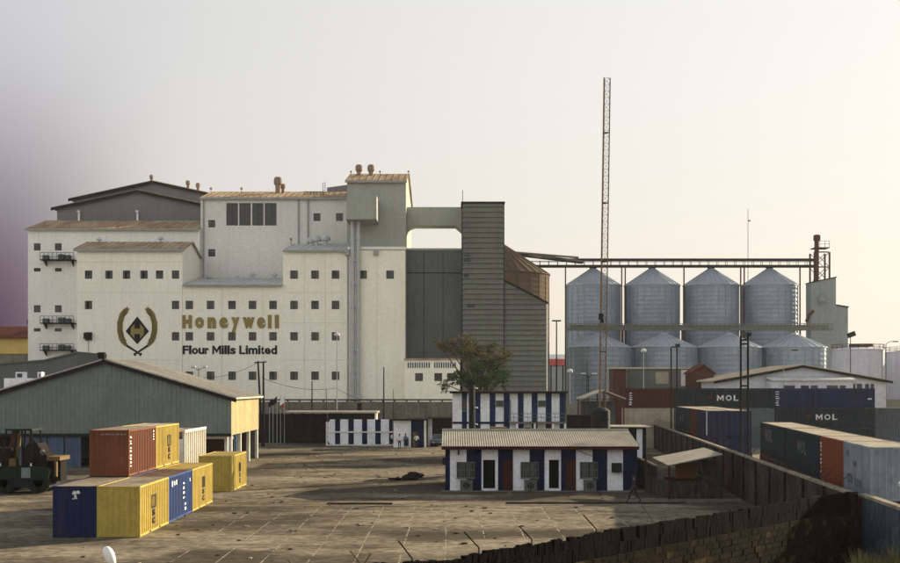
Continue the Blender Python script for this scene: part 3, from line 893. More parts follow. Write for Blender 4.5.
# ---- tall and low silos, catwalks
names4 = ('leftmost', 'second from left', 'third from left', 'rightmost')
DS = 260.0
tall_x = [PX(x, DS) for x in (593, 652, 711, 769.5)]
for X, nm in zip(tall_x, names4):
    silo('tall cone-roofed grain silo under the top gantry, %s of four' % nm, X, DS, 5.85, PZ(286, DS), PZ(269, DS), m_silo, m_silo_roof, 'tall silos in the back row')
DLW = 235.0
low_x = [PX(x, DLW) for x in (599, 664.3, 729.5, 794)]
for X, nm in zip(low_x, names4):
    silo('low wide cone-roofed grain silo in the front row, %s of four' % nm, X, DLW, 6.05, PZ(347.5, DLW), PZ(334.5, DLW), m_silo, m_silo_roof, 'low silos in the front row')

GA = thing('silo_gantry', 'long rust-brown conveyor gantry running over the tall silos', 'gantry', (PX(690, DS), DS, 0))
zg0, zg1 = PZ(266.3, DS), PZ(260.5, DS)
xg0, xg1 = PX(531, DS), PX(815, DS)
gq = MB(); gq.box(xg0, xg1, DS - .8, DS + .8, zg0 - .25, zg0 + .25); gq.build('deck', m_dark, GA)
gq = MB(); gq.box(xg0 + 6.5, xg1, DS - .55, DS + .55, zg1 - .1, zg1 + .4); gq.build('conveyor_housing', m_dark, GA)
gq = MB()
nn = int((xg1 - xg0) / 1.9)
for i in range(nn + 1):
    x = xg0 + (xg1 - xg0) * i / nn
    for yy in (DS - .78, DS + .72): gq.box(x - .05, x + .05, yy, yy + .06, zg0 + .25, zg1 - .1)
for yy in (DS - .79, DS + .79): gq.box(xg0, xg1, yy - .03, yy + .03, zg1 - .26, zg1 - .16)
gq.build('railing', m_dark, GA)
for X in tall_x:
    q = MB(); q.lathe(X, DS, [(.35, PZ(268.8, DS)), (.35, zg0 - .9), (.9, zg0 - .26)], 10); q.build('spout', m_dark, GA)
for x in (565, 621, 624.5, 683, 739.5, 743, 798.5):
    q = MB(); X = PX(x, DS)
    q.box(X - .13, X + .13, DS - 1.2, DS - .95, 0, zg0 - .25); q.build('post', m_rust, GA)
IC = MB(); IC.path([(PX(513, 228), 228, PZ(253.5, 228)), (PX(540, 245), 245, PZ(257, 245)), (PX(582, 257.5), 257.5, PZ(262, 257.5))], .42, 8)
IC.path([(PX(513, 228), 228, PZ(252.3, 228)), (PX(578, 257.5), 257.5, PZ(257.5, 257.5))], .22, 6)
tag(IC.build('inclined_conveyor', m_dark), 'dark inclined conveyor tube from the round silo to the gantry', 'conveyor')
CW = thing('silo_catwalk', 'grey green catwalk crossing midway between tall and low silos', 'catwalk', (PX(720, 247), 247, 0))
zc0, zc1 = PZ(330.5, 247), PZ(323.5, 247)
gq = MB(); gq.box(PX(566, 247), PX(832, 247), 246.3, 247.6, zc0, zc0 + .45); gq.build('deck', m_green_cor, CW)
gq = MB()
for i in range(58):
    x = PX(566, 247) + (PX(832, 247) - PX(566, 247)) * i / 57
    gq.box(x - .05, x + .05, 246.32, 246.4, zc0 + .45, zc1)
    if i < 57: gq.obox((x + .47, 246.36, (zc0 + zc1) / 2 + .2), (.47, 0, (zc1 - zc0) / 2 - .25), (0, .03, 0), (0, 0, .05))
gq.box(PX(566, 247), PX(832, 247), 246.28, 246.31, zc1 - .12, zc1)
gq.build('truss', m_green_cor, CW)
gq = MB(); gq.box(PX(570, 247), PX(828, 247), 246.45, 247.2, zc0 + .45, zc1 - .3); gq.build('conveyor_housing', m_green_cor, CW)
for x in (623, 682, 741, 800):
    q = MB(); X = PX(x, 247); q.box(X - .15, X + .15, 246.8, 247.1, 0, zc0); q.build('post', m_rust, CW)

# elevator tower at the right end
ET = thing('elevator_tower', 'steel lattice bucket elevator tower at right end of the gantry', 'tower', (PX(821, 258), 258, 0))
D = 257.0
q = MB()
x0, x1 = PX(814.5, D), PX(829.5, D); zt = PZ(252, D)
for X in (x0, x1):
    for yy in (D, D + 3.2): q.box(X - .16, X + .16, yy - .16, yy + .16, 0, zt)
lv = [PZ(yy, D) for yy in (340, 318, 300, 283, 267, 252)]
for a, b in zip(lv[:-1], lv[1:]):
    for yy in (D, D + 3.2):
        q.cyl((x0, yy, a), (x1, yy, b), .07, n=5); q.cyl((x1, yy, a), (x0, yy, b), .07, n=5)
    q.box(x0 + .16, x1 - .16, D - .1, D + .1, b - .12, b + .12)
q.build('lattice_frame', m_rust, ET)
q = MB(); q.box(PX(814, D), PX(817.5, D), D - 1.0, D - .2, 0, PZ(236, D)); q.lathe(PX(816, D), D - .6, [(.75, PZ(241, D)), (.75, PZ(236, D)), (.4, PZ(235, D))], 10); q.build('elevator_leg', m_rust, ET)
q = MB(); q.box(PX(813, D), PX(828, D), D - 1.2, D + 2, PZ(248.6, D), PZ(247.8, D))
for x in (813, 818, 823, 827.5):
    X = PX(x, D); q.box(X, X + .07, D - 1.2, D - 1.13, PZ(247.8, D), PZ(241.5, D))
for yy in (241.5, 244.5): q.box(PX(818, D), PX(828, D), D - 1.23, D - 1.205, PZ(yy, D) - .06, PZ(yy, D))
q.build('platform', m_rust, ET)
SB = thing('headhouse', 'blue grey stepped headhouse building beside the right-hand silo', 'building', (PX(830, 254), 254, 0))
D = 253.0
w = MB(); w.prism_y([(PX(811, D), 0), (PX(848, D), 0), (PX(848, D), PZ(307.5, D)), (PX(836, D), PZ(305.5, D)), (PX(836, D), PZ(277.5, D)), (PX(811, D), PZ(283, D))], D, D + 3.6)
m_head = M('blue_grey_cladding', (.27, .30, .31), (.22, .245, .255), .7, scale=.2, grain=.1, gscale=2, streak=.3)
w.build('wall', m_head, SB)
w = MB(); w.prism_y([(PX(836, D) + .01, PZ(305.6, D)), (PX(848.6, D), PZ(307.6, D)), (PX(848.6, D), PZ(306.4, D)), (PX(836, D) + .01, PZ(304.4, D))], D - .2, D + 3.8); w.build('roof', m_dark, SB)
w = MB(); w.prism_y([(PX(810.5, D), PZ(283, D)), (PX(836.6, D), PZ(277.5, D)), (PX(836.6, D), PZ(276.5, D)), (PX(810.5, D), PZ(282, D))], D - .2, D + 3.8); w.build('roof', m_dark, SB)
w = MB(); w.lathe(PX(821, D), D - .9, [(.1, PZ(305, D)), (.8, PZ(302, D)), (.8, PZ(298, D)), (.3, PZ(296, D))], 12); w.build('cyclone', m_head, SB, smooth=True)
w = MB(); w.path([(PX(805, D), D - 1, PZ(322, D)), (PX(808, D), D - 1, PZ(315, D)), (PX(812, D), D - 1, PZ(311, D))], .35, 8); w.build('spout', m_rust, SB)
# thin antenna behind the silos
an = MB(); an.cyl((PX(748, 290), 290, 0), (PX(748, 290), 290, PZ(209, 290)), .14, .07, n=6)
an.box(PX(748, 290) + .07, PZ(0, 0) * 0 + PX(750.5, 290), 289.9, 290.1, PZ(221.5, 290), PZ(220, 290))
tag(an.build('antenna', m_fascia), 'thin grey antenna rising behind the third and fourth tall silos', 'antenna')

# ================================================================== big open shed on the left
m_teal = M('grey_teal_sheeting', (.19, .225, .20), (.145, .178, .16), .7, scale=.3, amt=.6, grain=.12, gscale=2.5, streak=.35, streak_col=(.08, .1, .095))
m_cream_sheet = M('cream_sheeting', (.55, .48, .28), (.42, .36, .20), .75, scale=.4, grain=.12, gscale=3, streak=.4, streak_col=(.22, .17, .09))
m_shed_roof = M('weathered_shed_roof', (.52, .49, .42), (.38, .355, .30), .85, scale=.3, amt=.8, grain=.2, gscale=2, stretch=(.3, 1, 1))
m_pale_blue = M('faded_blue_sheeting', (.10, .135, .20), (.06, .085, .13), .8, scale=.5, grain=.2, gscale=3, streak=.4)
m_white_post = M('white_post_paint', (.74, .72, .66), (.5, .47, .4), .75, scale=1.2, grain=.15)
WH = thing('storage_shed', 'big gabled storage shed with grey teal sheeted gable and cream side', 'shed', (-31.9, 111, 0))
ys0, ys1 = 111.0, 126.4
xr_, xc_, xl_ = -20.2, -31.9, -43.6
ze_, zr_ = 6.5, 9.95
zbot = 3.15
def ribbed_poly(mb, pts_top, x0, x1, yf, z0, pitch=.42, d=.05):
    """vertical ribbed sheeting whose top follows pts_top(x)"""
    n = int(abs(x1 - x0) / pitch)
    for i in range(n):
        a = x0 + (x1 - x0) * i / n; b = x0 + (x1 - x0) * (i + 1) / n
        m1 = a + (b - a) * .62; m2 = a + (b - a) * .72; m3 = a + (b - a) * .9
        for p, q, dp, dq in ((a, m1, 0, 0), (m1, m2, 0, d), (m2, m3, d, d), (m3, b, d, 0)):
            mb.face((p, yf - dp, z0), (q, yf - dq, z0), (q, yf - dq, pts_top(q)), (p, yf - dp, pts_top(p)))
gt = lambda x: ze_ + (zr_ - ze_) * (1 - abs(x - xc_) / (xc_ - xl_))
w = MB(); ribbed_poly(w, gt, xl_, xr_, ys0, zbot); w.build('gable_sheeting', m_teal, WH, recalc=False)
w = MB(); ribbed_poly(w, gt, xl_, xr_, ys1, .0); w.build('rear_sheeting', m_teal, WH, recalc=False)
w = MB()
n = 26
for i in range(n):
    a = ys0 + (ys1 - ys0) * i / n; b = ys0 + (ys1 - ys0) * (i + 1) / n
    m1 = a + (b - a) * .62; m2 = a + (b - a) * .72; m3 = a + (b - a) * .9
    for p, q, dp, dq in ((a, m1, 0, 0), (m1, m2, 0, .05), (m2, m3, .05, .05), (m3, b, .05, 0)):
        w.face((xr_ + dp, p, zbot - .1), (xr_ + dq, q, zbot - .1), (xr_ + dq, q, ze_), (xr_ + dp, p, ze_))
w.build('side_sheeting', m_cream_sheet, WH, recalc=False)
w = MB(); w.box(xl_ - .06, xl_, ys0, ys1, 0, ze_); w.build('side_sheeting', m_teal, WH)
for q in (1, -1):
    w = MB()
    xe = xc_ + q * (12.2); zz = zr_ - (zr_ - ze_) * 12.2 / 11.7
    w.prism_y([(xc_, zr_ + .02), (xe, zz + .02), (xe, zz + .16), (xc_, zr_ + .16)], ys0 - .35, ys1 + .3)
    for i in range(24):
        yy = ys0 - .3 + (ys1 - ys0 + .6) * i / 23
        w.prism_y([(xc_, zr_ + .15), (xe, zz + .15), (xe, zz + .2), (xc_, zr_ + .2)], yy - .05, yy + .05)
    w.build('roof', m_shed_roof, WH)
    e = MB(); e.prism_y([(xc_, zr_ - .28), (xe, zz - .28), (xe, zz + .06), (xc_, zr_ + .06)], ys0 - .46, ys0 - .36); e.build('bargeboard', m_dark, WH)
w = MB(); w.box(xl_, xr_ - .02, ys0 - .1, ys0 - .06, zbot - .22, zbot + .05); w.build('bottom_rail', m_black, WH)
for yy in (ys0 + .2, ys0 + 5, ys0 + 10, ys1 - .3):
    w = MB(); w.box(xr_ - .32, xr_ - .02, yy, yy + .3, 0, zbot + .6); w.build('post', m_white_post, WH)
w = MB(); w.box(xr_ - .95, xr_ - .65, ys0 + 1.5, ys0 + 1.8, 0, zbot + .6); w.build('post', m_white_post, WH)
w = MB(); w.box(xr_ + .02, xr_ + .3, ys0 + .9, ys0 + 1.2, 0.0, zbot - .12); w.build('post', m_pale_blue, WH)
for i, (a, b) in enumerate(((-40.6, -39.0), (-38.9, -37.4), (-37.3, -35.8), (-35.7, -34.2))):
    w = MB(); ribbed_poly(w, lambda x: zbot - .25, a, b, ys0 + .25 + .02 * (i % 2), 0, .3, .03); w.build('lower_panel', m_pale_blue, WH, recalc=False)
w = MB(); w.box(-29.5, -21.4, ys1 - 1.2, ys1 - .6, 0, 2.6); w.build('back_partition', m_rust, WH)
w = MB(); w.box(-24.5, -20.6, ys0 + 3.0, ys0 + 3.12, 2.55, 2.8); w.build('rail', m_white_post, WH)
sp = MB(); sp.box(-32.3, -31.75, 110.2, 110.7, 10.12, 10.7); sp.cyl((-32.0, 110.6, 9.95), (-32.0, 110.6, 10.2), .05, n=6)
sp.prism([(-32.3, 110.19, 10.15), (-31.75, 110.19, 10.15), (-31.7, 109.95, 10.65), (-32.35, 109.95, 10.65)], (0, .05, 0))
sp.build('floodlight', m_dark, WH)

# ================================================================== shipping containers
CM = {}
def corr(mb, p0, p1, z0, z1, out, pitch=.30, d=.06):
    p0 = Vector(p0); p1 = Vector(p1); out = Vector(out)
    n = max(4, int((p1 - p0).length / pitch))
    prev = None
    for i in range(n):
        for t, k in ((0, 0), (.32, 0), (.5, 1), (.82, 1)):
            p = p0 + (p1 - p0) * ((i + t) / n) - out * (d * k)
            if prev is not None:
                mb.face((prev.x, prev.y, z0), (p.x, p.y, z0), (p.x, p.y, z1), (prev.x, prev.y, z1))
            prev = p
    mb.face((prev.x, prev.y, z0), (p1.x, p1.y, z0), (p1.x, p1.y, z1), (prev.x, prev.y, z1))
def container_meshes(L, W, H):
    k = (L, W, H)
    if k in CM: return CM[k]
    hx, hy = W / 2, L / 2
    b = MB()
    pw = .10
    corr(b, (hx - .01, -hy + pw, 0), (hx - .01, hy - pw, 0), .14, H - .1, (1, 0, 0))
    corr(b, (-hx + .01, -hy + pw, 0), (-hx + .01, hy - pw, 0), .14, H - .1, (-1, 0, 0))
    corr(b, (-hx + pw, -hy + .01, 0), (hx - pw, -hy + .01, 0), .14, H - .1, (0, -1, 0), .25, .04)
    b.face((-hx + .05, -hy + .05, .13), (hx - .05, -hy + .05, .13), (hx - .05, hy - .05, .13), (-hx + .05, hy - .05, .13))
    body = b.mesh('body', m_dark, recalc=False)
    r = MB(); r.box(-hx + .05, hx - .05, -hy + .05, hy - .05, H - .12, H - .045)
    for i in range(int(L / .6)):
        yy = -hy + .3 + i * .6
        r.box(-hx + .12, hx - .12, yy, yy + .22, H - .046, H - .02)
    roof = r.mesh('roof', m_dark)
    f = MB()
    for sx in (-1, 1):
        for sy in (-1, 1):
            f.box(*sorted((sx * hx, sx * (hx - pw))), *sorted((sy * hy, sy * (hy - pw))), 0, H)
        f.box(*sorted((sx * hx, sx * (hx - .06))), -hy + pw, hy - pw, H - .1, H - .012)
        f.box(*sorted((sx * hx, sx * (hx - .06))), -hy + pw, hy - pw, .03, .14)
    for sy in (-1, 1):
        f.box(-hx + pw, hx - pw, *sorted((sy * hy, sy * (hy - .06))), H - .1, H - .012)
        f.box(-hx + pw, hx - pw, *sorted((sy * hy, sy * (hy - .06))), .03, .14)
    frame = f.mesh('frame', m_dark)
    pk = MB()
    for sx in (-1, 1):
        for yy in (-1.03, 1.03):
            pk.box(*sorted((sx * (hx + .004), sx * (hx - .02))), yy - .18, yy + .18, .05, .128)
    pock = pk.mesh('fork_pocket', m_black)
    dr = MB(); dr.box(-hx / 2 + .06, hx / 2 - .055, -.03, .0, .15, H - .11)
    door = dr.mesh('door', m_dark)
    rd = MB()
    for xx in (-.28, .28): rd.cyl((xx, .03, .1), (xx, .03, H - .08), .02, n=6)
    for xx in (-.28, .28): rd.box(xx - .2, xx + .02, .02, .05, 1.0, 1.05)
    rod = rd.mesh('lock_rod', m_wframe)
    CM[k] = (body, roof, frame, pock, door, rod)
    return CM[k]
def container(label, x, y, z, rot, L, mat, roofmat, group, W=2.4, H=2.59):
    """x, y: middle of the base; the long axis runs along the container's own Y"""
    body, roof, frame, pock, door, rod = container_meshes(L, W, H)
    t = thing('shipping_container', label, 'container', (x, y, z), rot, group)
    inst('body', body, t, mat=mat); inst('roof', roof, t, mat=roofmat); inst('frame', frame, t, mat=mat); inst('fork_pocket', pock, t)
    for s in (-1, 1):
        d = inst('door', door, t, (s * W / 4 * .955, L / 2 - .01, 0), mat=mat)
        inst('lock_rod', rod, d)
    t['_L'] = L
    return t
def cmat(name, col, worn, **k):
    return M(name, col, worn, .62, scale=.9, amt=.6, grain=.14, gscale=5, streak=.45, streak_col=(.09, .05, .03), rnd=.08, **k)
c_yel = cmat('container_yellow', (.46, .35, .078), (.34, .255, .064))
c_blue = cmat('container_blue', (.03, .07, .22), (.025, .05, .13))
c_navy = cmat('container_navy', (.011, .019, .068), (.011, .016, .042))
c_red = cmat('container_red', (.17, .06, .03), (.115, .042, .023))
c_maroon = cmat('container_maroon', (.075, .02, .017), (.055, .018, .015))
c_teal = cmat('container_slate_teal', (.014, .025, .034), (.012, .020, .026))
c_orange = cmat('container_rust_orange', (.20, .05, .022), (.13, .036, .02))
c_grey = cmat('container_pale_blue', (.24, .29, .34), (.14, .165, .19))
c_beige = cmat('container_beige', (.42, .36, .27), (.30, .25, .19))
c_greyd = cmat('container_grey', (.11, .135, .15), (.08, .095, .10))
rf_dust = M('dusty_container_roof', (.46, .40, .30), (.30, .22, .15), .9, scale=.7, amt=.9, grain=.25, gscale=3)
rf_brown = M('brown_container_roof', (.27, .19, .14), (.17, .11, .08), .9, scale=.7, amt=.9, grain=.25, gscale=3)
rf_pale = M('pale_container_roof', (.62, .56, .45), (.45, .36, .25), .9, scale=.7, amt=.9, grain=.2, gscale=3)
rf_yel = M('yellow_dusty_roof', (.55, .43, .17), (.38, .28, .12), .9, scale=.7, amt=.9, grain=.2, gscale=3)
m_mark = M('white_marking', (.72, .72, .70), (.5, .5, .48), .7, scale=3)

def msc_logo(t, W, zc=1.45, yc=0.0, s=1.0):
    """black square with an m and the letters s, c below it, on the +X side"""
    x = W / 2 + .002
    m = MB()
    m.box(x, x + .02, yc - .36 * s, yc + .36 * s, zc - .02, zc + .07)
    m.box(x, x + .02, yc - .36 * s, yc + .36 * s, zc + .60, zc + .68)
    for a in (-.36, -.05, .26):
        m.box(x, x + .02, yc + a * s, yc + (a + .10) * s, zc + .07, zc + .6)
    m.build('logo_mark', m_black, t, local=True)
    for i, ch in enumerate('SC'):
        q = MB()
        put_letter(q, ch, (x, yc - .22 * s, zc - .42 - .42 * i), (0, 1, 0), (0, 0, 1), (1, 0, 0), .44 * s, .34, .02, .05)
        q.build('letter', m_black, t, local=True)
def strip_marks(t, o, u, w, n, count, gw, gh, gap, mat=None, name='marking', seed=1):
    """worn lettering too faded to read: a run of small broken glyph strokes"""
    rr = random.Random(seed); mb = MB()
    o = Vector(o); u = Vector(u); w = Vector(w); n = Vector(n)
    for i in range(count):
        b = o + u * (i * (gw + gap))
        for k in range(2):
            a = rr.uniform(0, .5) * gw; wd = rr.uniform(.35, .5) * gw
            z0 = rr.uniform(0, .25) * gh; z1 = rr.uniform(.7, 1) * gh
            p = [b + u * a + w * z0, b + u * (a + wd) + w * z0, b + u * (a + wd) + w * z1, b + u * a + w * z1]
            mb.prism([q + n * (.004 + .002 * k) for q in p], n * .008)
    return mb.build(name, mat or m_mark, t, local=True)

# ---- stack at the left: three rows deep, two wide, two on top
WX = 2.18; g0 = 'containers stacked at the left of the yard'
X_r = -15.5 - WX / 2; X_l = X_r - WX - .02
rows = [60.05 + 3.03, 60.05 + 3.03 + 6.12, 60.05 + 3.03 + 12.24]
c1 = container('yellow container at front right of the left stack, lit side with black logo', X_r, rows[0], 0, 0, 6.06, c_yel, rf_dust, g0, WX)
msc_logo(c1, WX, 1.25, -.3, 1.15)
c2 = container('dark blue container at front left of the left stack with white mark', X_l, rows[0], 0, 0, 6.06, c_navy, rf_dust, g0, WX)
q = MB(); yf = -3.03 - .002
for poly in ([(0, .25), (.22, .25), (.22, .42), (.05, .42)], [(.12, .02), (.26, .02), (.2, .23), (.1, .23)], [(.24, .27), (.42, .3), (.34, .44), (.24, .42)], [(.02, 0), (.1, 0), (.1, .06), (.02, .06)]):
    q.prism([(-.12 + a, yf, 1.92 + b) for a, b in poly], (0, -.012, 0))
q.build('marking', m_mark, c2, local=True)
c3 = container('bright blue container in the middle of the lit lower row', X_r, rows[1], 0, 0, 6.06, c_blue, rf_brown, g0, WX)
strip_marks(c3, (WX / 2, -2.4, 1.95), (0, 1, 0), (0, 0, 1), (1, 0, 0), 3, .42, .36, .06, seed=3)
strip_marks(c3, (WX / 2, .9, 1.05), (0, 0, 1), (0, -1, 0), (1, 0, 0), 4, .2, .5, .06, seed=4)
strip_marks(c3, (WX / 2, 1.3, .35), (0, 0, 1), (0, -1, 0), (1, 0, 0), 2, .2, .5, .06, seed=6)
strip_marks(c3, (WX / 2, 2.2, 1.9), (0, 1, 0), (0, 0, 1), (1, 0, 0), 1, .3, .25, .06, seed=8)
c4 = container('yellow container at the back of the lit lower row with black logo', X_r, rows[2], 0, 0, 6.06, c_yel, rf_yel, g0, WX)
msc_logo(c4, WX, 1.25, .1, 1.15)
container('maroon container underneath the stacked red one', X_l, rows[1], 0, 0, 6.06, c_maroon, rf_brown, g0, WX)
container('navy container underneath the stacked yellow one', X_l, rows[2], 0, 0, 6.06, c_navy, rf_brown, g0, WX)
c5 = container('rust red container on the upper level of the left stack', X_l, rows[1], 2.59, 0, 6.06, c_red, rf_dust, g0, WX)
strip_marks(c5, (WX / 2, -2.5, .5), (0, 0, 1), (0, -1, 0), (1, 0, 0), 9, .15, .42, .05, seed=11)
strip_marks(c5, (WX / 2, 2.55, 1.8), (0, 0, 1), (0, -1, 0), (1, 0, 0), 4, .12, .25, .03, seed=12)
strip_marks(c5, (-.45, -3.03, 2.28), (1, 0, 0), (0, 0, 1), (0, -1, 0), 12, .08, .12, .04, mat=M('faded_marking', (.30, .26, .23), (.2, .15, .12), .8), seed=13)
c6 = container('yellow container on the upper level of the left stack with black logo', X_l, rows[2], 2.59, 0, 6.06, c_yel, rf_pale, g0, WX)
msc_logo(c6, WX, 1.25, .3, 1.15)
# lone yellow container
c7 = container('single yellow container standing alone beside the shed post', PX(232, 86) - 1.2, 86 + 3.03, 0, 0, 6.06, c_yel, rf_yel, None, 2.4)
del_ = msc_logo(c7, 2.4, 1.25, .2, 1.0)

# ---- white ribbed tipper trailer behind the stack
m_trail = M('trailer_white', (.72, .69, .60), (.52, .48, .40), .7, scale=.8, grain=.15, streak=.4)
m_tyre = M('tyre_rubber', (.02, .02, .02), (.035, .032, .03), .9, scale=4)
TR = thing('tipper_trailer', 'white ribbed high-sided trailer parked between the stack and the shed', 'trailer', (-22.35, 99, 0))
w = MB(); w.box(-23.6, -21.12, 95, 103.2, 1.15, 1.3)
for x in (-23.6, -21.18): w.box(x, x + .06, 95, 103.2, 1.3, 4.05)
for yy in (95.0, 103.14): w.box(-23.54, -21.18, yy, yy + .06, 1.3, 4.0 if yy > 100 else 3.4)
w.build('body', m_trail, TR)
for i in range(11):
    yy = 95.05 + i * .8
    w = MB(); w.box(-21.119, -21.0, yy, yy + .14, 1.2, 3.9); w.build('rib', m_trail, TR)
w = MB(); w.box(-21.119, -20.96, 94.95, 103.25, 3.9, 4.1); w.box(-23.76, -23.601, 94.95, 103.25, 3.9, 4.1); w.build('top_rail', m_trail, TR)
w = MB(); w.prism_y([(-23.5, 3.7), (-22.9, 3.95), (-22.2, 3.8), (-21.6, 4.0), (-21.25, 3.85), (-21.25, 3.5), (-23.5, 3.5)], 95.2, 103); w.build('load_cover', M('brown_tarpaulin', (.20, .12, .07), (.30, .22, .14), .95, scale=1.5, amt=.9), TR)
w = MB(); w.cyl((-23.5, 94.5, 2.3), (-22.0, 94.5, 2.3), .48, n=16); w.build('air_tank', m_trail, TR, smooth=True)
w = MB(); w.box(-22.9, -21.8, 94.2, 103.0, .8, 1.149); w.build('chassis', m_dark, TR)
for yy in (96.5, 100.6, 101.9):
    for x in (-23.5, -21.5):
        w = MB(); w.cyl((x, yy, .52), (x + .3, yy, .52), .5, n=18)
        wo = w.build('wheel', m_tyre, TR); w = MB(); w.cyl((x - .01, yy, .52), (x + .31, yy, .52), .25, n=12); w.build('rim', m_galv, wo)
w = MB(); w.box(-23.4, -21.5, 94.1, 94.199, .8, 1.3); w.build('drawbar', m_dark, TR)

# ---- container handler in the shade at far left
m_mgreen = M('machine_green', (.012, .024, .017), (.009, .015, .012), .6, scale=1.5, grain=.2, streak=.4)
m_myel = M('machine_ochre', (.15, .10, .04), (.09, .062, .028), .65, scale=1.5, grain=.2, streak=.4)
HA = thing('container_handler', 'dark green mobile container handler with roofed cab, parked at far left', 'machine', (-28.3, 86.2, 0))
def hx(px): return PX(px, 85.5)
def hz_(py): return PZ(py, 85.5)
w = MB(); w.prism([(hx(-22), 84.6, hz_(479)), (hx(52), 84.6, hz_(479)), (hx(54), 84.6, hz_(470)), (hx(50), 84.6, hz_(465.5)), (hx(-22), 84.6, hz_(465.5))], (0, 2.6, 0)); w.build('chassis', m_mgreen, HA)
w = MB(); w.box(hx(26), hx(35), 84.55, 84.598, hz_(477), hz_(467)); w.build('plate', M('machine_plate', (.20, .25, .25), (.15, .18, .18), .6), HA)
for px in (-14, 8, 42):
    for yy in (84.7, 86.6):
        w = MB(); w.cyl((hx(px), yy, .78), (hx(px), yy + .55, .78), .78, n=20); wo = w.build('wheel', m_tyre, HA, smooth=True)
        w = MB(); w.cyl((hx(px), yy - .02, .78), (hx(px), yy + .57, .78), .36, n=14); w.build('rim', m_mgreen, wo)
w = MB(); w.box(hx(9), hx(36), 84.7, 86.9, hz_(430.5), hz_(428.5)); w.build('cab_roof', m_mgreen, HA)
w = MB()
for a, b in ((10, 4), (20, 17.5), (25.5, 26), (35, 37)):
    for yy in (84.8, 86.6):
        w.cyl((hx(a), yy, hz_(430.6)), (hx(b), yy, hz_(465.4)), .07, n=6)
w.build('cab_frame', m_dark, HA)
w = MB(); w.prism([(hx(9.5), 86.0, hz_(431)), (hx(17), 86.0, hz_(431)), (hx(15.5), 86.0, hz_(464)), (hx(4), 86.0, hz_(464))], (0, .06, 0)); w.build('cab_panel', m_rust, HA)
w = MB(); w.prism([(hx(20.5), 84.9, hz_(433)), (hx(24.5), 84.9, hz_(433)), (hx(21), 84.9, hz_(457)), (hx(17.5), 84.9, hz_(457))], (0, .2, 0)); w.build('windscreen_strut', m_myel, HA)
w = MB(); w.box(hx(13.5), hx(20), 84.6, 85.3, hz_(465.4), hz_(458)); w.build('step_box', m_myel, HA)
w = MB(); w.prism([(hx(25), 84.9, hz_(465.4)), (hx(51), 84.9, hz_(465.4)), (hx(51), 84.9, hz_(456)), (hx(44), 84.9, hz_(452)), (hx(40), 84.9, hz_(443)), (hx(31), 84.9, hz_(443)), (hx(26), 84.9, hz_(450))], (0, 1.9, 0)); w.build('engine_hood', m_dark, HA)
w = MB(); w.box(hx(51), hx(64), 84.6, 86.8, hz_(460), hz_(456)); w.box(hx(58.5), hx(60.5), 84.65, 84.9, hz_(476), hz_(460.01)); w.build('lift_arm', m_myel, HA)
w = MB(); w.cyl((hx(45), 84.88, hz_(451)), (hx(47), 84.7, hz_(453)), .17, n=10); w.build('headlamp', m_shutter, HA)
w = MB(); w.box(hx(-22), hx(53), 84.68, 87.1, .42, hz_(479)); w.build('underside_dark', m_black, HA)  # black box added as the darkness beneath the chassis, hiding the wheels
w = MB(); w.box(hx(-22), hx(12), 85.2, 86.9, hz_(465.3), hz_(448)); w.build('rear_housing', m_dark, HA)
w = MB(); w.cyl((hx(52), 84.9, hz_(462)), (hx(34), 85.2, hz_(440)), .16, n=8); w.build('hydraulic_ram', m_dark, HA)
w = MB(); w.box(hx(51.2), hx(62), 85.2, 86.6, hz_(481), hz_(461)); w.build('counterweight', m_dark, HA)
for px in (5, 35.5):
    w = MB(); w.box(hx(px) - .05, hx(px) + .05, 84.55, 84.62, hz_(465.4), hz_(462.5)); w.build('marker_post', m_mark, HA)
w = MB(); w.cyl((hx(30), 85.6, hz_(443)), (hx(30), 85.6, hz_(434)), .09, n=8); w.build('exhaust', m_rust, HA)

# ================================================================== striped site buildings
m_white = M('whitewash', (.84, .86, .90), (.62, .64, .68), .9, scale=.9, amt=.75, grain=.15, gscale=5, streak=.35, streak_col=(.25, .25, .26))
m_navyw = M('navy_wall_paint', (.009, .013, .05), (.008, .011, .035), .8, scale=.8, amt=.6, grain=.12, gscale=5, streak=.3)
m_midblue = M('blue_wall_paint', (.016, .037, .09), (.014, .028, .062), .8, scale=.8, grain=.12, gscale=5, streak=.3)
m_cor_roof = M('weathered_corrugated_roof', (.36, .335, .27), (.25, .23, .185), .85, scale=.6, amt=.8, grain=.15, gscale=4)
m_wood = M('brown_door', (.055, .018, .013), (.035, .014, .011), .7, scale=2, stretch=(3, 3, .4))
m_bar = M('pale_window_bar', (.15, .155, .155), (.09, .09, .09), .7, scale=3)
m_concrete = M('grey_concrete', (.21, .205, .165), (.11, .107, .09), .9, scale=.3, amt=.8, grain=.2, gscale=2.5, streak=.55, streak_col=(.05, .05, .045))

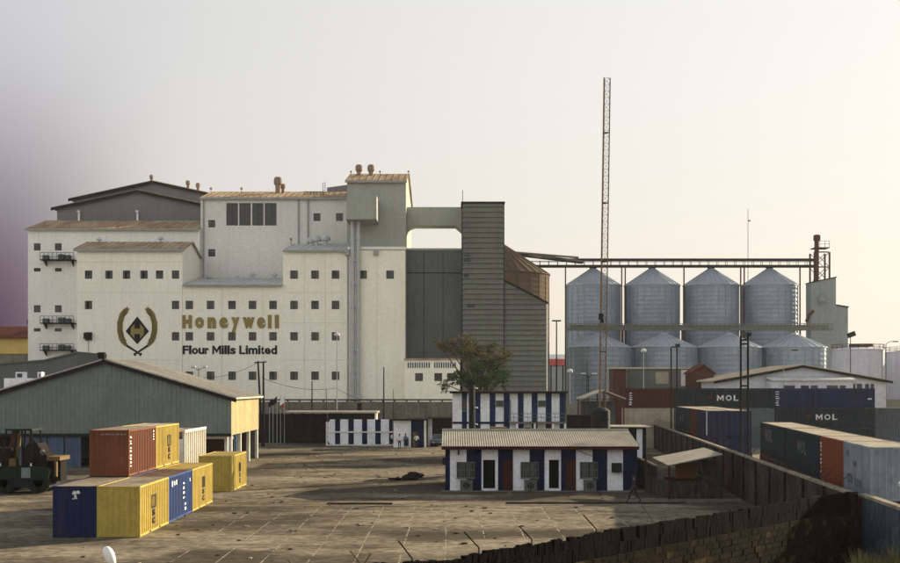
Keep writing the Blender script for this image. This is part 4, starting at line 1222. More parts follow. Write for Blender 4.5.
HU = thing('site_hut', 'long low hut with navy and white striped walls and corrugated roof', 'hut', (PX(541, 87), 87, 0))
DH = 87.0; HB = 94.8
bounds = [(445.3, 450, 1), (450, 466.5, 0), (466.5, 481.5, 1), (481.5, 498, 0), (498, 513, 1), (513, 529.5, 0), (529.5, 544.5, 1), (544.5, 561, 0), (561, 576, 1), (576, 592.5, 0), (592.5, 607.3, 1), (607.3, 623, 0), (623, 637.3, 1)]
zw = 3.32
for a, b, k in bounds:
    w = MB()
    hs = []
    if (a, b) == (481.5, 498): hs = [(PX(483.2, DH), PX(495.2, DH), .16, PZ(460, DH))]
    if (a, b) == (544.5, 561): hs = [(PX(549, DH), PX(559.8, DH), .16, PZ(460, DH))]
    facade_block(w, PX(a, DH), PX(b, DH), DH + (.0 if k else .004), DH + .2, 0, zw, hs, .19)
    if hs:
        w.f = [f for f in w.f if not all(abs(w.v[i][1] - (DH + .2)) < 1e-6 for i in f)]
        w.mi = w.mi[:len(w.f)]
        for x0, x1, z0, z1 in hs:
            pass
    w.build('wall_stripe', m_navyw if k else m_white, HU, recalc=False)
xh0, xh1 = PX(445.3, DH), PX(637.3, DH)
w = MB(); w.box(xh0, xh0 + .2, DH + .201, HB, 0, zw); w.box(xh1 - .2, xh1, DH + .201, HB, 0, zw); w.box(xh0 + .2, xh1 - .2, HB - .2, HB - .001, 0, zw)
for x in (xh0, xh1 - .2): w.prism([(x, DH + .01, zw), (x, HB, zw), (x, 91.4, 4.06)], (.2, 0, 0))
w.build('rear_wall', m_navyw, HU)
w = MB(); w.box(xh0 + .2, xh1 - .2, DH + 2.6, DH + 2.7, 0, zw); w.build('inner_partition', m_black, HU)
def hut_roof(ya, za, yb, zb, x0, x1, pitch=.17):
    mb = MB(); n = int((x1 - x0) / pitch * 4)
    pr = None
    for i in range(n + 1):
        x = x0 + (x1 - x0) * i / n
        d = .016 * math.sin(i * math.pi / 2)
        c = ((x, ya, za + d), (x, yb, zb + d))
        if pr: mb.face(pr[0], c[0], c[1], pr[1])
        pr = c
    return mb
er0, er1 = PX(441.6, 86.0), PX(639.6, 86.0)
w = hut_roof(86.0, 3.27, 91.4, 4.22, er0, er1); w.build('roof', m_cor_roof, HU, recalc=False)
w = hut_roof(95.6, 3.45, 91.4, 4.22, er0, er1); w.build('roof', m_cor_roof, HU, recalc=False)
w = MB(); w.box(er0, er1, 86.12, 86.2, 3.02, 3.22); w.build('fascia', m_wood, HU)
w = MB(); w.box(er0, er1, 86.2, DH, 3.18, 3.24); w.build('soffit', m_wood, HU)
w = MB(); w.cyl((er0, 91.4, 4.23), (er1, 91.4, 4.23), .12, n=8); w.build('ridge_cap', m_cor_roof, HU)
for x0, x1 in ((457, 474.3), (520.8, 538.3), (580, 597.3)):
    a, b, c, d = PX(x0, DH), PX(x1, DH), PZ(477.5, DH), PZ(462.3, DH)
    w = MB(); w.box(a, b, DH - .06, DH - .005, c, d); wo = w.build('window', m_glass, HU)
    cu = MB(); cu.box(a + .1, (a + b) / 2 - .02, DH - .075, DH - .062, c + .08, d - .05); cu.box((a + b) / 2 + .1, b - .25, DH - .075, DH - .062, c + .08, d - .05)
    cu.build('curtain', M('grey_curtain', (.10, .11, .10), (.06, .065, .06), .9, scale=5), wo)
    fr = MB()
    for i in range(8):
        x = a + (b - a) * i / 7; fr.box(x - .018, x + .018, DH - .14, DH - .11, c, d)
    for z in (c, (c + d) / 2, d): fr.box(a - .03, b + .03, DH - .155, DH - .141, z - .03, z + .03)
    fr.box(a - .05, b + .05, DH - .2, DH - .161, c - .1, c - .04)
    fr.build('window_bars', m_bar, wo)
    w = MB(); w.box(a + .25, b - .15, DH - .45, DH - .005, PZ(490.5, DH), PZ(480, DH)); ao = w.build('air_conditioner', m_shutter, HU)
    fr = MB(); zz0, zz1 = PZ(490.5, DH), PZ(480, DH)
    for i in range(6):
        x = a + .25 + (b - a - .4) * i / 5; fr.box(x - .02, x + .02, DH - .53, DH - .5, zz0, zz1)
    for z in (zz0, zz1): fr.box(a + .2, b - .1, DH - .55, DH - .531, z - .03, z + .03)
    fr.build('cage', m_bar, ao)
    fr = MB(); fr.cyl(((a + b) / 2 + .05, DH - .47, (zz0 + zz1) / 2), ((a + b) / 2 + .05, DH - .452, (zz0 + zz1) / 2), .24, n=16); fr.build('fan', m_black, ao)
w = MB(); w.box(PX(611.5, DH), PX(621, DH), DH - .5, DH, PZ(472, DH), PZ(463, DH)); ao = w.build('air_conditioner', m_dark, HU)
w = MB(); w.box(PX(612.5, DH), PX(620, DH), DH - .52, DH - .502, PZ(471, DH), PZ(464, DH)); w.build('grille', m_black, ao)
for a, b in ((502.6, 512.6), (565.5, 575.8)):
    w = MB(); w.box(PX(a, DH), PX(b, DH), DH - .05, DH - .003, .06, PZ(460, DH)); do = w.build('door', m_wood, HU)
    w = MB()
    for k in range(2): w.box(PX(a, DH) + .1, PX(b, DH) - .1, DH - .062, DH - .051, .25 + 1.05 * k, 1.1 + 1.05 * k)
    w.build('door_panel', M('brown_panel', (.06, .022, .015), (.04, .016, .012), .7), do)
    w = MB(); w.cyl((PX(b, DH) - .1, DH - .12, 1.1), (PX(b, DH) - .1, DH - .051, 1.1), .03, n=8); w.build('handle', m_bar, do)
w = MB(); w.box(PX(559, DH), PX(559.8, DH), DH + .05, DH + .12, .17, PZ(460, DH)); w.box(PX(483.2, DH), PX(495.2, DH), DH - .25, DH - .004, .02, .15); w.box(PX(549, DH), PX(559.8, DH), DH - .25, DH - .004, .02, .15); w.build('threshold', m_white, HU)
w = MB(); w.box(PX(457.8, DH), PX(459.2, DH), DH - .08, DH - .003, PZ(455, DH), PZ(450, DH)); w.build('lamp', m_black, HU)
w = MB()
for a, b in (((576, 449.5), (588, 455)), ((588, 455), (592, 456))): w.cyl((PX(a[0], DH), DH - .02, PZ(a[1], DH)), (PX(b[0], DH), DH - .02, PZ(b[1], DH)), .02, n=5)
w.build('cable', m_dark, HU)
w = MB(); w.box(xh0 - .3, xh1 + .3, DH - .9, DH - .005, .006, .02); w.build('apron', m_concrete, HU)
mt = MB(); mt.box(PX(442.5, DH), xh0 - .002, DH + .2, DH + .5, PZ(465, DH), PZ(458, DH)); mt.build('meter_box', m_black, HU)

# ---- two-storey striped building behind
DB = 125.0
SBD = thing('striped_office', 'two-storey office with blue and white vertical stripes and balcony', 'building', (PX(509, DB), DB, 0))
edges = [452.6, 461.8, 467, 474.5, 480.5, 489.6, 495.5, 503.7, 509.7, 517.8, 523.6, 531.6, 537.6, 545.6, 551.6, 559.6, 564.8]
zb = PZ(393.5, DB)
for i in range(len(edges) - 1):
    w = MB(); k = i % 2
    w.box(PX(edges[i], DB), PX(edges[i + 1], DB), DB + (0 if k else .005), DB + 6, 0, zb)
    w.build('wall_stripe', m_midblue if k else m_white, SBD)
w = MB(); w.box(PX(449.5, DB), PX(567, DB), DB - .9, DB + 6.5, zb + .002, zb + .22); w.build('roof', m_dark, SBD)
w = MB(); w.box(PX(452.6, DB), PX(564.8, DB), DB - .12, DB - .003, PZ(423.8, DB), PZ(421.8, DB)); w.build('band', m_navyw, SBD)
w = MB(); w.box(PX(509, DB), PX(564.8, DB), DB - 1.3, DB - .121, PZ(423.4, DB), PZ(422.0, DB)); w.build('balcony', m_concrete, SBD)
w = MB()
for i in range(13):
    x = PX(509.2 + 55.2 * i / 12, DB - 1.3); w.box(x - .02, x + .02, DB - 1.28, DB - 1.24, PZ(422, DB), PZ(413.4, DB))
for yy in (413.4, 417): w.box(PX(509, DB), PX(564.6, DB), DB - 1.30, DB - 1.281, PZ(yy, DB) - .03, PZ(yy, DB) + .02)
w.build('railing', m_bar, SBD)
for x0, x1, y0, y1 in ((495.8, 503.4, 400.5, 406.5), (538, 545.4, 400.5, 406.5), (462.5, 466.5, 399, 411), (509.9, 510.6, 400, 420)):
    w = MB(); w.box(PX(x0, DB), PX(x1, DB), DB - .06, DB - .006, PZ(y1, DB), PZ(y0, DB)); wo = w.build('window', m_glass, SBD)
    w = MB(); w.box(PX(x0, DB) - .06, PX(x1, DB) + .06, DB - .09, DB - .062, PZ(y1, DB) - .06, PZ(y1, DB) + .03); w.build('sill', m_shutter, wo)
for x0, x1 in ((524.5, 530.5), (546.5, 551), (462, 466)):
    w = MB(); w.box(PX(x0, DB), PX(x1, DB), DB - .05, DB - .007, 0, PZ(424.2, DB) - .35); w.build('door', m_wood, SBD)
for x in (516.5, 534, 552, 564):
    w = MB(); w.box(PX(x, DB) - .1, PX(x, DB) + .1, DB - 1.28, DB - 1.08, 0, PZ(423.4, DB)); w.build('post', m_white, SBD)
# stack of timber behind the hut ridge
tb = thing('timber_stack', 'small yellowish timber stack showing over the hut ridge', 'timber', (PX(498, 104), 104, 0))
for j in range(11):
    for i in range(3):
        w = MB(); X0 = PX(489, 104) + .07 * (j % 3); w.box(X0, PX(507, 104) - .1 * (i % 2), 103.2 + i * .5, 103.66 + i * .5, j * .37, j * .37 + .34); w.build('plank', m_myel, tb)

# ---- striped sliding gate and gatehouse
DG = 152.5
GT = thing('sliding_gate', 'wide navy and white striped sliding gate with white frame', 'gate', (PX(360, DG), DG, 0))
ge = [328, 335, 340.2, 348.3, 353.8, 362, 367.3, 375.2, 380.8, 389, 392.4]
zt_, zb_ = PZ(419.5, DG), PZ(444.6, DG)
for i in range(len(ge) - 1):
    w = MB(); k = i % 2
    if i == 0:
        x0, x1 = PX(ge[0], DG), PX(ge[1], DG)
        w.prism_y([(x0, zb_ + .4), (x0 + .3, zb_), (x1, zb_), (x1, zt_), (x0 + .3, zt_), (x0, zt_ - .5)], DG, DG + .08)
    else:
        w.box(PX(ge[i], DG), PX(ge[i + 1], DG), DG + .003 * k, DG + .08, zb_, zt_)
    w.build('gate_panel', m_navyw if k else m_white, GT)
w = MB()
for yy in (432.2, 445.2): w.box(PX(327, DG), PX(393, DG), DG - .1, DG - .002, PZ(yy, DG) - .08, PZ(yy, DG) + .1)
w.box(PX(326, DG), PX(327.8, DG), DG - .08, DG + .08, zb_ - .2, zt_ - .3)
w.build('gate_frame', m_white_post, GT)
for x in (331, 345, 372, 388):
    w = MB(); w.cyl((PX(x, DG), DG - .05, .12), (PX(x, DG), DG + .1, .12), .12, n=10); w.build('wheel', m_dark, GT)
GH = thing('gatehouse', 'white and navy gatehouse with dark flat roof beside the striped gate', 'gatehouse', (PX(409, 148), 148, 0))
D = 148.0
for a, b, k in ((393.5, 411, 0), (411, 424.2, 1)):
    w = MB(); w.box(PX(a, D), PX(b, D), D + (.004 if k else 0), D + 4, 0, PZ(420.5, D)); w.build('wall_stripe', m_navyw if k else m_white, GH)
w = MB(); w.box(PX(424.2, D), PX(426, D), D - .5, D - .2, 0, PZ(420.5, D)); w.build('post', m_white_post, GH)
w = MB(); w.box(PX(391, D), PX(427, D), D - .7, D + 4.2, PZ(420.5, D) + .003, PZ(418.8, D)); w.build('roof', m_dark, GH)
w = MB(); w.box(PX(412.6, D), PX(417, D), D - .04, D - .002, .05, PZ(432, D)); w.build('door', m_myel, GH)
w = MB(); w.box(PX(404, D), PX(408.5, D), D - .05, D - .004, PZ(446, D), PZ(438, D)); w.build('notice_board', m_midblue, GH)
PT = thing('carport', 'dark open carport beside the gatehouse with white side panel', 'carport', (PX(437, 152), 152, 0))
D = 150.0
w = MB(); w.box(PX(427.2, D), PX(452, D), D - 1, D + 5, PZ(418.8, D), PZ(417.6, D)); w.build('roof', m_dark, PT)
w = MB(); w.box(PX(427.4, D), PX(432, D), D + .8, D + .9, 0, PZ(419, D)); w.build('side_panel', m_white, PT)
w = MB(); w.box(PX(427.2, D), PX(452, D), D + 4.7, D + 4.8, 0, PZ(419, D)); w.build('back_wall', m_dark, PT)
for x in (427.6, 451):
    for yy in (D - .8, D + 4.4):
        w = MB(); w.box(PX(x, D) - .06, PX(x, D) + .06, yy, yy + .12, 0, PZ(419, D)); w.build('post', m_dark, PT)
sg = MB(); D = 146.9; sg.prism([(PX(396, D), D, PZ(419.0, D)), (PX(406, D), D, PZ(418.9, D)), (PX(411, D), D, PZ(415, D)), (PX(409, D), D, PZ(414, D)), (PX(404, D), D, PZ(417, D))], (0, .6, 0))
sg.build('roof_scrap', m_concrete, GH)

# ---- dark brick boundary wall, low roofed store, concrete perimeter wall
m_brickw = M('sooty_brick', (.024, .021, .018), (.012, .011, .010), .95, scale=1.2, amt=.8, grain=.5, gscale=3.2)
w = MB(); w.box(PX(247, 160), PX(327, 160), 160, 160.3, 0, PZ(414, 160)); BW = w.build('brick_wall', m_brickw)
tag(BW, 'dark sooty brick wall left of the striped gate', 'wall')
for k in range(8):
    w = MB(); X = PX(250 + k * 10.5, 160); w.box(X - .18, X + .18, 159.85, 159.998, 0, PZ(413.2, 160)); w.build('pier', m_brickw, BW)
w = MB(); w.box(PX(286, 157), PX(378, 157), 155.4, 161, PZ(413, 157), PZ(411.3, 157)); ST = thing('low_store', 'low store with pale roof edge behind the striped gate', 'building', (PX(350, 157), 157, 0)); w.build('roof', m_cor_roof, ST)
w = MB(); w.box(PX(328, 157), PX(377, 157), 157, 160.8, 0, PZ(413.1, 157)); w.build('wall', m_brickw, ST)
w = MB(); w.box(PX(375.5, 157), PX(377.5, 157), 155.5, 156.99, 0, PZ(413.1, 157)); w.build('post', m_white_post, ST)
PWD = 167.0
PW = thing('perimeter_wall', 'grey stained concrete perimeter wall in front of the mill', 'wall', (PX(345, PWD), PWD, 0))
zp = PZ(401, PWD)
xs_ = [240 + 11.9 * k for k in range(19)]
for a, b in zip(xs_[:-1], xs_[1:]):
    w = MB(); w.box(PX(a, PWD) + .12, PX(b, PWD) - .12, PWD, PWD + .2, 0, zp - .12); w.build('wall_panel', m_concrete, PW)
for a in xs_:
    w = MB(); w.box(PX(a, PWD) - .118, PX(a, PWD) + .118, PWD - .08, PWD + .28, 0, zp + .05); w.build('pier', m_concrete, PW)
w = MB(); w.box(PX(240, PWD), PX(454, PWD), PWD - .1, PWD + .3, zp + .055, zp + .25); w.build('coping', m_dark, PW)
w = MB(); w.box(PX(357.5, PWD), PX(361.5, PWD), PWD - .15, PWD - .085, 2.5, zp - .3); w.build('hatch', m_black, PW)
# far dark wall behind the office to the right
w = MB(); w.box(PX(566, 150), PX(592, 150), 150, 150.3, 0, PZ(404, 150)); tag(w.build('concrete_wall', m_concrete), 'short grey concrete wall right of the striped office', 'wall')

# left roofs behind the shed
LR = thing('service_building', 'low dark teal building with sloping roof against the left mill block', 'building', (PX(55, 160), 160, 0))
D = 160.0
w = MB(); w.prism_y([(PX(-20, D), 0), (PX(76.5, D), 0), (PX(76.5, D), PZ(353, D)), (PX(45, D), PZ(361, D)), (PX(-20, D), PZ(366, D))], D, D + 14); w.build('wall', m_slate, LR)
w = MB(); w.prism_y([(PX(-21, D), PZ(366.3, D)), (PX(45, D), PZ(361, D)), (PX(77, D), PZ(353, D)), (PX(77, D), PZ(351.5, D)), (PX(45, D), PZ(359.5, D)), (PX(-21, D), PZ(364.8, D))], D - .3, D + 14); w.build('roof', m_slate, LR)
WT = thing('white_plant_room', 'low white plant room with rooftop units left of the shed ridge', 'building', (PX(18, 145), 145, 0))
D = 145.0
w = MB(); w.box(PX(4, D), PX(34, D), D, D + 5, 0, PZ(378.3, D)); w.build('wall', m_white, WT)
for a, b, c in ((14, 22, 372), (36, 40, 372)):
    w = MB(); w.box(PX(a, D), PX(b, D), D + .5, D + 1.8, PZ(378.2, D), PZ(c, D)); uo = w.build('rooftop_unit', m_white, WT)
    w = MB(); w.box(PX(a, D) + .2, PX(b, D) - .15, D + .47, D + .499, PZ(377.5, D), PZ(373.5, D)); w.build('grille', m_wframe, uo)
w = MB(); w.box(PX(34, D), PX(46, D), D, D + 4, 0, PZ(378.6, D)); w.build('wall', m_concrete, WT)
YB = thing('ochre_building', 'sunlit ochre building with rusty roof at far left edge', 'building', (PX(10, 245), 245, 0))
D = 245.0
m_ochre = M('ochre_wall', (.62, .47, .16), (.48, .35, .12), .9, scale=.3, grain=.12, streak=.3, streak_col=(.25, .17, .08))
w = MB(); w.prism([(PX(-60, D), D + 6, PZ(353, D)), (PX(-60, D), D + 6, PZ(337, D)), (PX(27.7, D), D + 6, PZ(337, D)), (PX(27.7, D), D + 6, PZ(353, D))], (0, 10, 0)); w.build('upper_wall', m_ochre, YB)
w = MB(); w.box(PX(-60, D), PX(26, D), D + 6.2, D + 15, 0, PZ(353, D)); w.build('lower_wall', m_concrete, YB)
w = MB(); w.prism_x([(D + 5, PZ(337.5, D)), (D + 12, PZ(325, D)), (D + 12, PZ(323.5, D)), (D + 5, PZ(335.8, D))], PX(-60, D), PX(27, D)); w.build('roof', M('dark_rusty_roof', (.16, .055, .035), (.09, .035, .028), .85, scale=.6, amt=.9), YB)
w = MB()
for x, y0, y1 in ((15, 325, 311), (20, 327, 308), (24, 326, 314)):
    w.cyl((PX(x, D), D + 9, PZ(y0 + 3, D)), (PX(x, D), D + 9, PZ(y1, D)), .5, .3, n=8)
w.box(PX(13, D), PX(25.5, D), D + 8, D + 10, PZ(322, D), PZ(318, D))
w.build('roof_plant', m_dark, YB)

# ================================================================== long perimeter wall on the right of the yard
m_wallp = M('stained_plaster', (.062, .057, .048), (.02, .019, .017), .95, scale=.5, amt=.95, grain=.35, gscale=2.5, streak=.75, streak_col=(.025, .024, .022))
m_cop = M('pale_coping', (.33, .29, .22), (.13, .115, .09), .9, scale=1.2, amt=.9, grain=.3, gscale=4)
RW = thing('boundary_wall', 'long stained boundary wall with piers running back along the right of the yard', 'wall', (wall_x(100), 100, 0))
wd_ = Vector((.0804, 1, 0)).normalized(); wn_ = Vector((-wd_.y, wd_.x, 0))       # along, and towards the yard
def wp(Y, off=0.0, z=0.0): return Vector((wall_x(Y), Y, z)) + wn_ * off
HW = 3.0
ylist = [52 + 4.6 * k for k in range(28)]
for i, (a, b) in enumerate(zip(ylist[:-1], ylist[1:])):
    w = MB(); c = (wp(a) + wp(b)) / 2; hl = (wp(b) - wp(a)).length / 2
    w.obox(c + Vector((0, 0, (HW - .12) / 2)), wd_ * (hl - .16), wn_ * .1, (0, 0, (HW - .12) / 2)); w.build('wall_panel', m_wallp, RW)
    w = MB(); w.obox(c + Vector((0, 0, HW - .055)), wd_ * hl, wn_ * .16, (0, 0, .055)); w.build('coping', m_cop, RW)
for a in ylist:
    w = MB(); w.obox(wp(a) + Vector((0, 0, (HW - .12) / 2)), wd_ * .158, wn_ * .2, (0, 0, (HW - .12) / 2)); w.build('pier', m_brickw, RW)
for k, a in enumerate([54 + 2.9 * k for k in range(34)]):
    w = MB(); p = wp(a, 0, HW); rr = random.Random(k)
    t = rr.uniform(-.15, .15)
    w.path([p, p + Vector((t * .3, t, .3)), p + wn_ * -.38 + Vector((t, t, .62))], .022, 5); w.build('wire_bracket', m_rust, RW)
w = MB()
for off, z in ((-.2, .45), (-.36, .6)):
    pts = [wp(54 + 2.9 * k, off, HW + z + .03 * math.sin(k * 2.1)) for k in range(34)]
    w.path(pts, .009, 4)
w.build('barbed_wire', m_dark, RW)

# ================================================================== broken block wall in the foreground
NW = thing('broken_wall', 'broken sandcrete block wall with jagged blackened top in the foreground', 'wall', (8, 41, 0))
A0 = Vector((-4.2, 27.26, 0)); A1 = Vector((17.28, 51.9, 0))
nd = (A1 - A0).normalized(); nlen = (A1 - A0).length
nf = Vector((nd.y, -nd.x, 0))                       # towards the camera side
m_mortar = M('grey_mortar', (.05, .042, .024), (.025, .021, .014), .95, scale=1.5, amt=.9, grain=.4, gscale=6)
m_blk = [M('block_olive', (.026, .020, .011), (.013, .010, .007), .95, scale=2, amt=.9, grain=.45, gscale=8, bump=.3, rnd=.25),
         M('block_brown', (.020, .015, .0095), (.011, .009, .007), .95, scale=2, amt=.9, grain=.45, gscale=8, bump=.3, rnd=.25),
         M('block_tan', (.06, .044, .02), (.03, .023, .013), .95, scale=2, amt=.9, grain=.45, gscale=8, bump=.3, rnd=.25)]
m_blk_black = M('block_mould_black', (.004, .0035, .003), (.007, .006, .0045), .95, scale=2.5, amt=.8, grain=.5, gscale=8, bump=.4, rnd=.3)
BL, BH, BT = .455, .225, .20
ZL = 2.25                                            # top of the thicker lower wall
c = MB(); mid = (A0 + A1) / 2
c.obox(mid + Vector((0, 0, ZL / 2 - .02)), nd * (nlen / 2), nf * .085, (0, 0, ZL / 2 - .02)); c.build('mortar_core', m_mortar, NW)
def block_mesh(l, h, t, ch, seed):
    rr = random.Random(seed); b = MB()
    def q(x, y, z): return (x + rr.uniform(-ch, ch), y + rr.uniform(-ch, ch) * .6, z + rr.uniform(-ch, ch))
    nxs = 3
    rows_ = []
    for z in (-h / 2, h / 2):
        for yv in (-t / 2, t / 2):
            rows_.append([q(-l / 2 + l * i / nxs, yv, z) for i in range(nxs + 1)])
    vs = sum(rows_, []); n = nxs + 1; fs = []
    for i in range(nxs):
        fs += [(i, i + 1, 2 * n + i + 1, 2 * n + i), (n + i + 1, n + i, 3 * n + i, 3 * n + i + 1), (2 * n + i, 2 * n + i + 1, 3 * n + i + 1, 3 * n + i), (i + 1, i, n + i, n + i + 1)]
    fs += [(0, 2 * n, 3 * n, n), (n - 1, 2 * n - 1, 4 * n - 1, 3 * n - 1)]
    b._add(vs, fs)
    return b
low_me = [block_mesh(BL - .025, BH - .025, .21, .012, s).mesh('block', m_blk[0]) for s in range(5)]
ang = math.atan2(nd.y, nd.x)
rb = random.Random(31)
ncol = int(nlen / BL)
blocks = []                                          # (centre, mesh, material, visible size)
def jag(s):
    x = s
    v = .28 * math.sin(x * .9 + 1.0) + .22 * math.sin(x * 2.3) + .15 * math.sin(x * 5.1 + 2)
    return v
gap_s = [(3.7, 4.35)]
for r_ in range(int(ZL / BH)):
    z = ZL - BH * (r_ + .5)
    for i in range(ncol):
        s = (i + (.5 if r_ % 2 else 1.0)) * BL
        if s > nlen - .2: continue
        p = A0 + nd * s + nf * (.02 + rb.uniform(-.012, .02)) + Vector((0, 0, z))
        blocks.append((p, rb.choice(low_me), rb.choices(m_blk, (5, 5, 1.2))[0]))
step = 0.0
for lay, (za_, zb_w) in enumerate(((0.0, .40), (.40, .36))):
    s = .05 + .11 * lay
    while s < nlen - .15:
        bw = rb.uniform(.20, .42)
        if rb.random() < .30: step = rb.uniform(-.12, .08)
        lift = max(0, .30 - .05 * s) * lay
        hh_ = zb_w + rb.uniform(-.015, .015)
        if lay:
            hh_ += step * (.8 if s < nlen * .45 else .15) + rb.uniform(-.015, .015) + lift
            if any(a < s < b for a, b in gap_s): s += bw; continue
            if rb.random() < .02 and s < nlen * .6: s += bw * .7; continue
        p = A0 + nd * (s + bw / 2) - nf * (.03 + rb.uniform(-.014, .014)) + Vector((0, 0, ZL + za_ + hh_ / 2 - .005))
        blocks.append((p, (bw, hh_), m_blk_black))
        s += bw + .004
def top_block(bw, hh_):
    k = (round(bw * 25), round(hh_ * 16))
    if k not in TOPM:
        TOPM[k] = block_mesh(bw - .002, hh_, .15, .017, 900 + len(TOPM)).mesh('block', m_blk_black)
    return TOPM[k]
TOPM = {}
blocks = [(p, top_block(*me) if isinstance(me, tuple) else me, mt) for p, me, mt in blocks]
def vis(p):
    x = 450 + F * p.x / p.y; yv = HZ - F * (p.z - EYE) / p.y
    return -10 < x < 910 and yv < 570
seen = sorted([b for b in blocks if vis(b[0])], key=lambda b: b[0].y)
keep = set(id(b) for b in seen[:298])
rest = {}
for b in blocks:
    p, me, mt = b
    if id(b) in keep:
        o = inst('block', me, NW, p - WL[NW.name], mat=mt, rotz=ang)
    else:
        rest.setdefault(mt.name, []).append((p, me))
slots = [MATS[k] for k in rest]
st_ = MB()
for k, name in enumerate(rest):
    st_.cur = k
    for p, me in rest[name]:
        mat4 = Matrix.Translation(p) @ Matrix.Rotation(ang, 4, 'Z')
        st_._add([mat4 @ v.co for v in me.vertices], [tuple(f.vertices) for f in me.polygons])
if st_.v:
    so_ = st_.build('far_blocks', slots, NW); so_['kind'] = 'stuff'
# end pier at the corner and bent wire pins on top
w = MB(); w.obox(A1 + nd * .22 + Vector((0, 0, 1.5)), nd * .22, nf * .2, (0, 0, 1.5)); w.build('corner_pier', m_brickw, NW)
for k, s in enumerate((1.1, 3.1, 4.9, 7.6, 10.0, 13.3, 16.6)):
    p = A0 + nd * s + Vector((0, 0, ZL + .62)); rr = random.Random(k + 90)
    w = MB(); top = p + Vector((0, 0, .28)) + Vector((-.30 - rr.uniform(0, .12), .05, .36 + rr.uniform(0, .15)))
    w.path([p - Vector((0, 0, .25)), p + Vector((0, 0, .28)), top], .02, 5)
    if k in (0, 1): w.path([p + Vector((0, 0, .28)), p + Vector((.22, 0, .6))], .02, 5)
    w.build('wire_pin', m_myel if k in (0, 1, 6) else m_dark, NW)

# continuation of the wall towards the camera at the right, tank, weeds
m_bluep = M('faded_blue_plaster', (.085, .105, .13), (.05, .06, .075), .9, scale=.8, amt=.8, grain=.3, gscale=3, streak=.6, streak_col=(.03, .03, .03))
FW = thing('blue_wall', 'faded blue grey wall with pale coping at the lower right corner', 'wall', (17.3, 48, 0))
pA = Vector((17.95, 52.0, 0)); pB = Vector((17.2, 43.0, 0)); dd = (pB - pA).normalized(); ll = (pB - pA).length; nn_ = Vector((-dd.y, dd.x, 0))
for k in range(4):
    w = MB(); w.obox(pA + dd * (ll * (k + .5) / 4) + Vector((0, 0, 1.4)), dd * (ll / 8 - .01), nn_ * .1, (0, 0, 1.4)); w.build('wall_panel', m_bluep, FW)
w = MB(); w.obox(pA + dd * (ll / 2) + Vector((0, 0, 2.87)), dd * (ll / 2), nn_ * .17, (0, 0, .065)); w.build('coping', m_cop, FW)
TK = thing('water_tank', 'blue grey water tank with pale lid at the right edge', 'tank', (18.1, 44.4, 0))
w = MB(); w.lathe(18.15, 45.6, [(.95, 0), (.95, 1.2), (.99, 1.22), (.99, 1.28), (.95, 1.3), (.95, 2.5), (.99, 2.52), (.99, 2.58), (.95, 2.6), (.95, 3.75), (.9, 3.8)], 28); w.build('body', m_bluep, TK, smooth=True)
w = MB(); w.lathe(18.15, 45.6, [(1.05, 3.8), (1.05, 3.9), (.8, 3.98), (.1, 4.02)], 28); w.build('lid', M('pale_tank_lid', (.62, .60, .52), (.45, .42, .35), .8, scale=2), TK, smooth=True)
m_weed = M('dry_weed', (.13, .13, .04), (.22, .19, .08), .9, scale=3, amt=.8, rnd=.3)
def weed(label, x, y, h, n, seed, group):
    rr = random.Random(seed); mb = MB()
    for i in range(n):
        a = rr.uniform(0, 6.28); l = h * rr.uniform(.5, 1.1); lean = rr.uniform(.1, .55) * l
        b = Vector((x + rr.uniform(-.35, .35), y + rr.uniform(-.35, .35), 0))
        s = Vector((-math.sin(a), math.cos(a), 0)) * rr.uniform(.012, .03)
        m1 = b + Vector((math.cos(a) * lean * .35, math.sin(a) * lean * .35, l * .6)); tp = b + Vector((math.cos(a) * lean, math.sin(a) * lean, l))
        mb.face(b - s, b + s, m1 + s * .9, m1 - s * .9); mb.face(m1 - s * .9, m1 + s * .9, tp)
    tag(mb.build('weed_clump', m_weed, recalc=False), label, 'weeds', group)
for k, (x, y, h, lb) in enumerate(((15.2, 44.0, 1.5, 'dry weed clump at the foot of the blue wall, leftmost'), (16.0, 42.8, 1.9, 'tall dry weed clump in front of the blue wall'), (15.0, 41.6, 1.6, 'weed clump nearest the camera at the lower right corner'), (16.3, 44.4, 1.2, 'short weed clump tucked against the blue wall'))):
    weed(lb, x, y, h, 260, 400 + k, 'weeds at the lower right')

# street lamp whose head pokes into the bottom of the picture
LP = thing('street_lamp', 'white egg-shaped street lamp head at the bottom left', 'lamp', (PX(108, 26), 26, 0))
D = 26.0; X = PX(108.5, D)
w = MB(); w.cyl((X + .25, D, 0), (X + .12, D, PZ(566, D)), .07, .045, n=10); w.build('pole', m_galv, LP, smooth=True)
w = MB()
pr = [(.03, 0), (.07, .05), (.10, .14), (.12, .26), (.11, .36), (.08, .43), (.03, .465), (.005, .47)]
w.lathe(0, 0, pr, 18)
rot = Matrix.Translation((X + .12, D, PZ(566.5, D))) @ Matrix.Rotation(R(-24), 4, 'Y')
w.v = [tuple(rot @ Vector(v)) for v in w.v]
w.build('lamp_head', M('lamp_glass', (.74, .76, .76), (.6, .62, .62), .35, scale=3, grain=.05, spec=.5), LP, smooth=True)

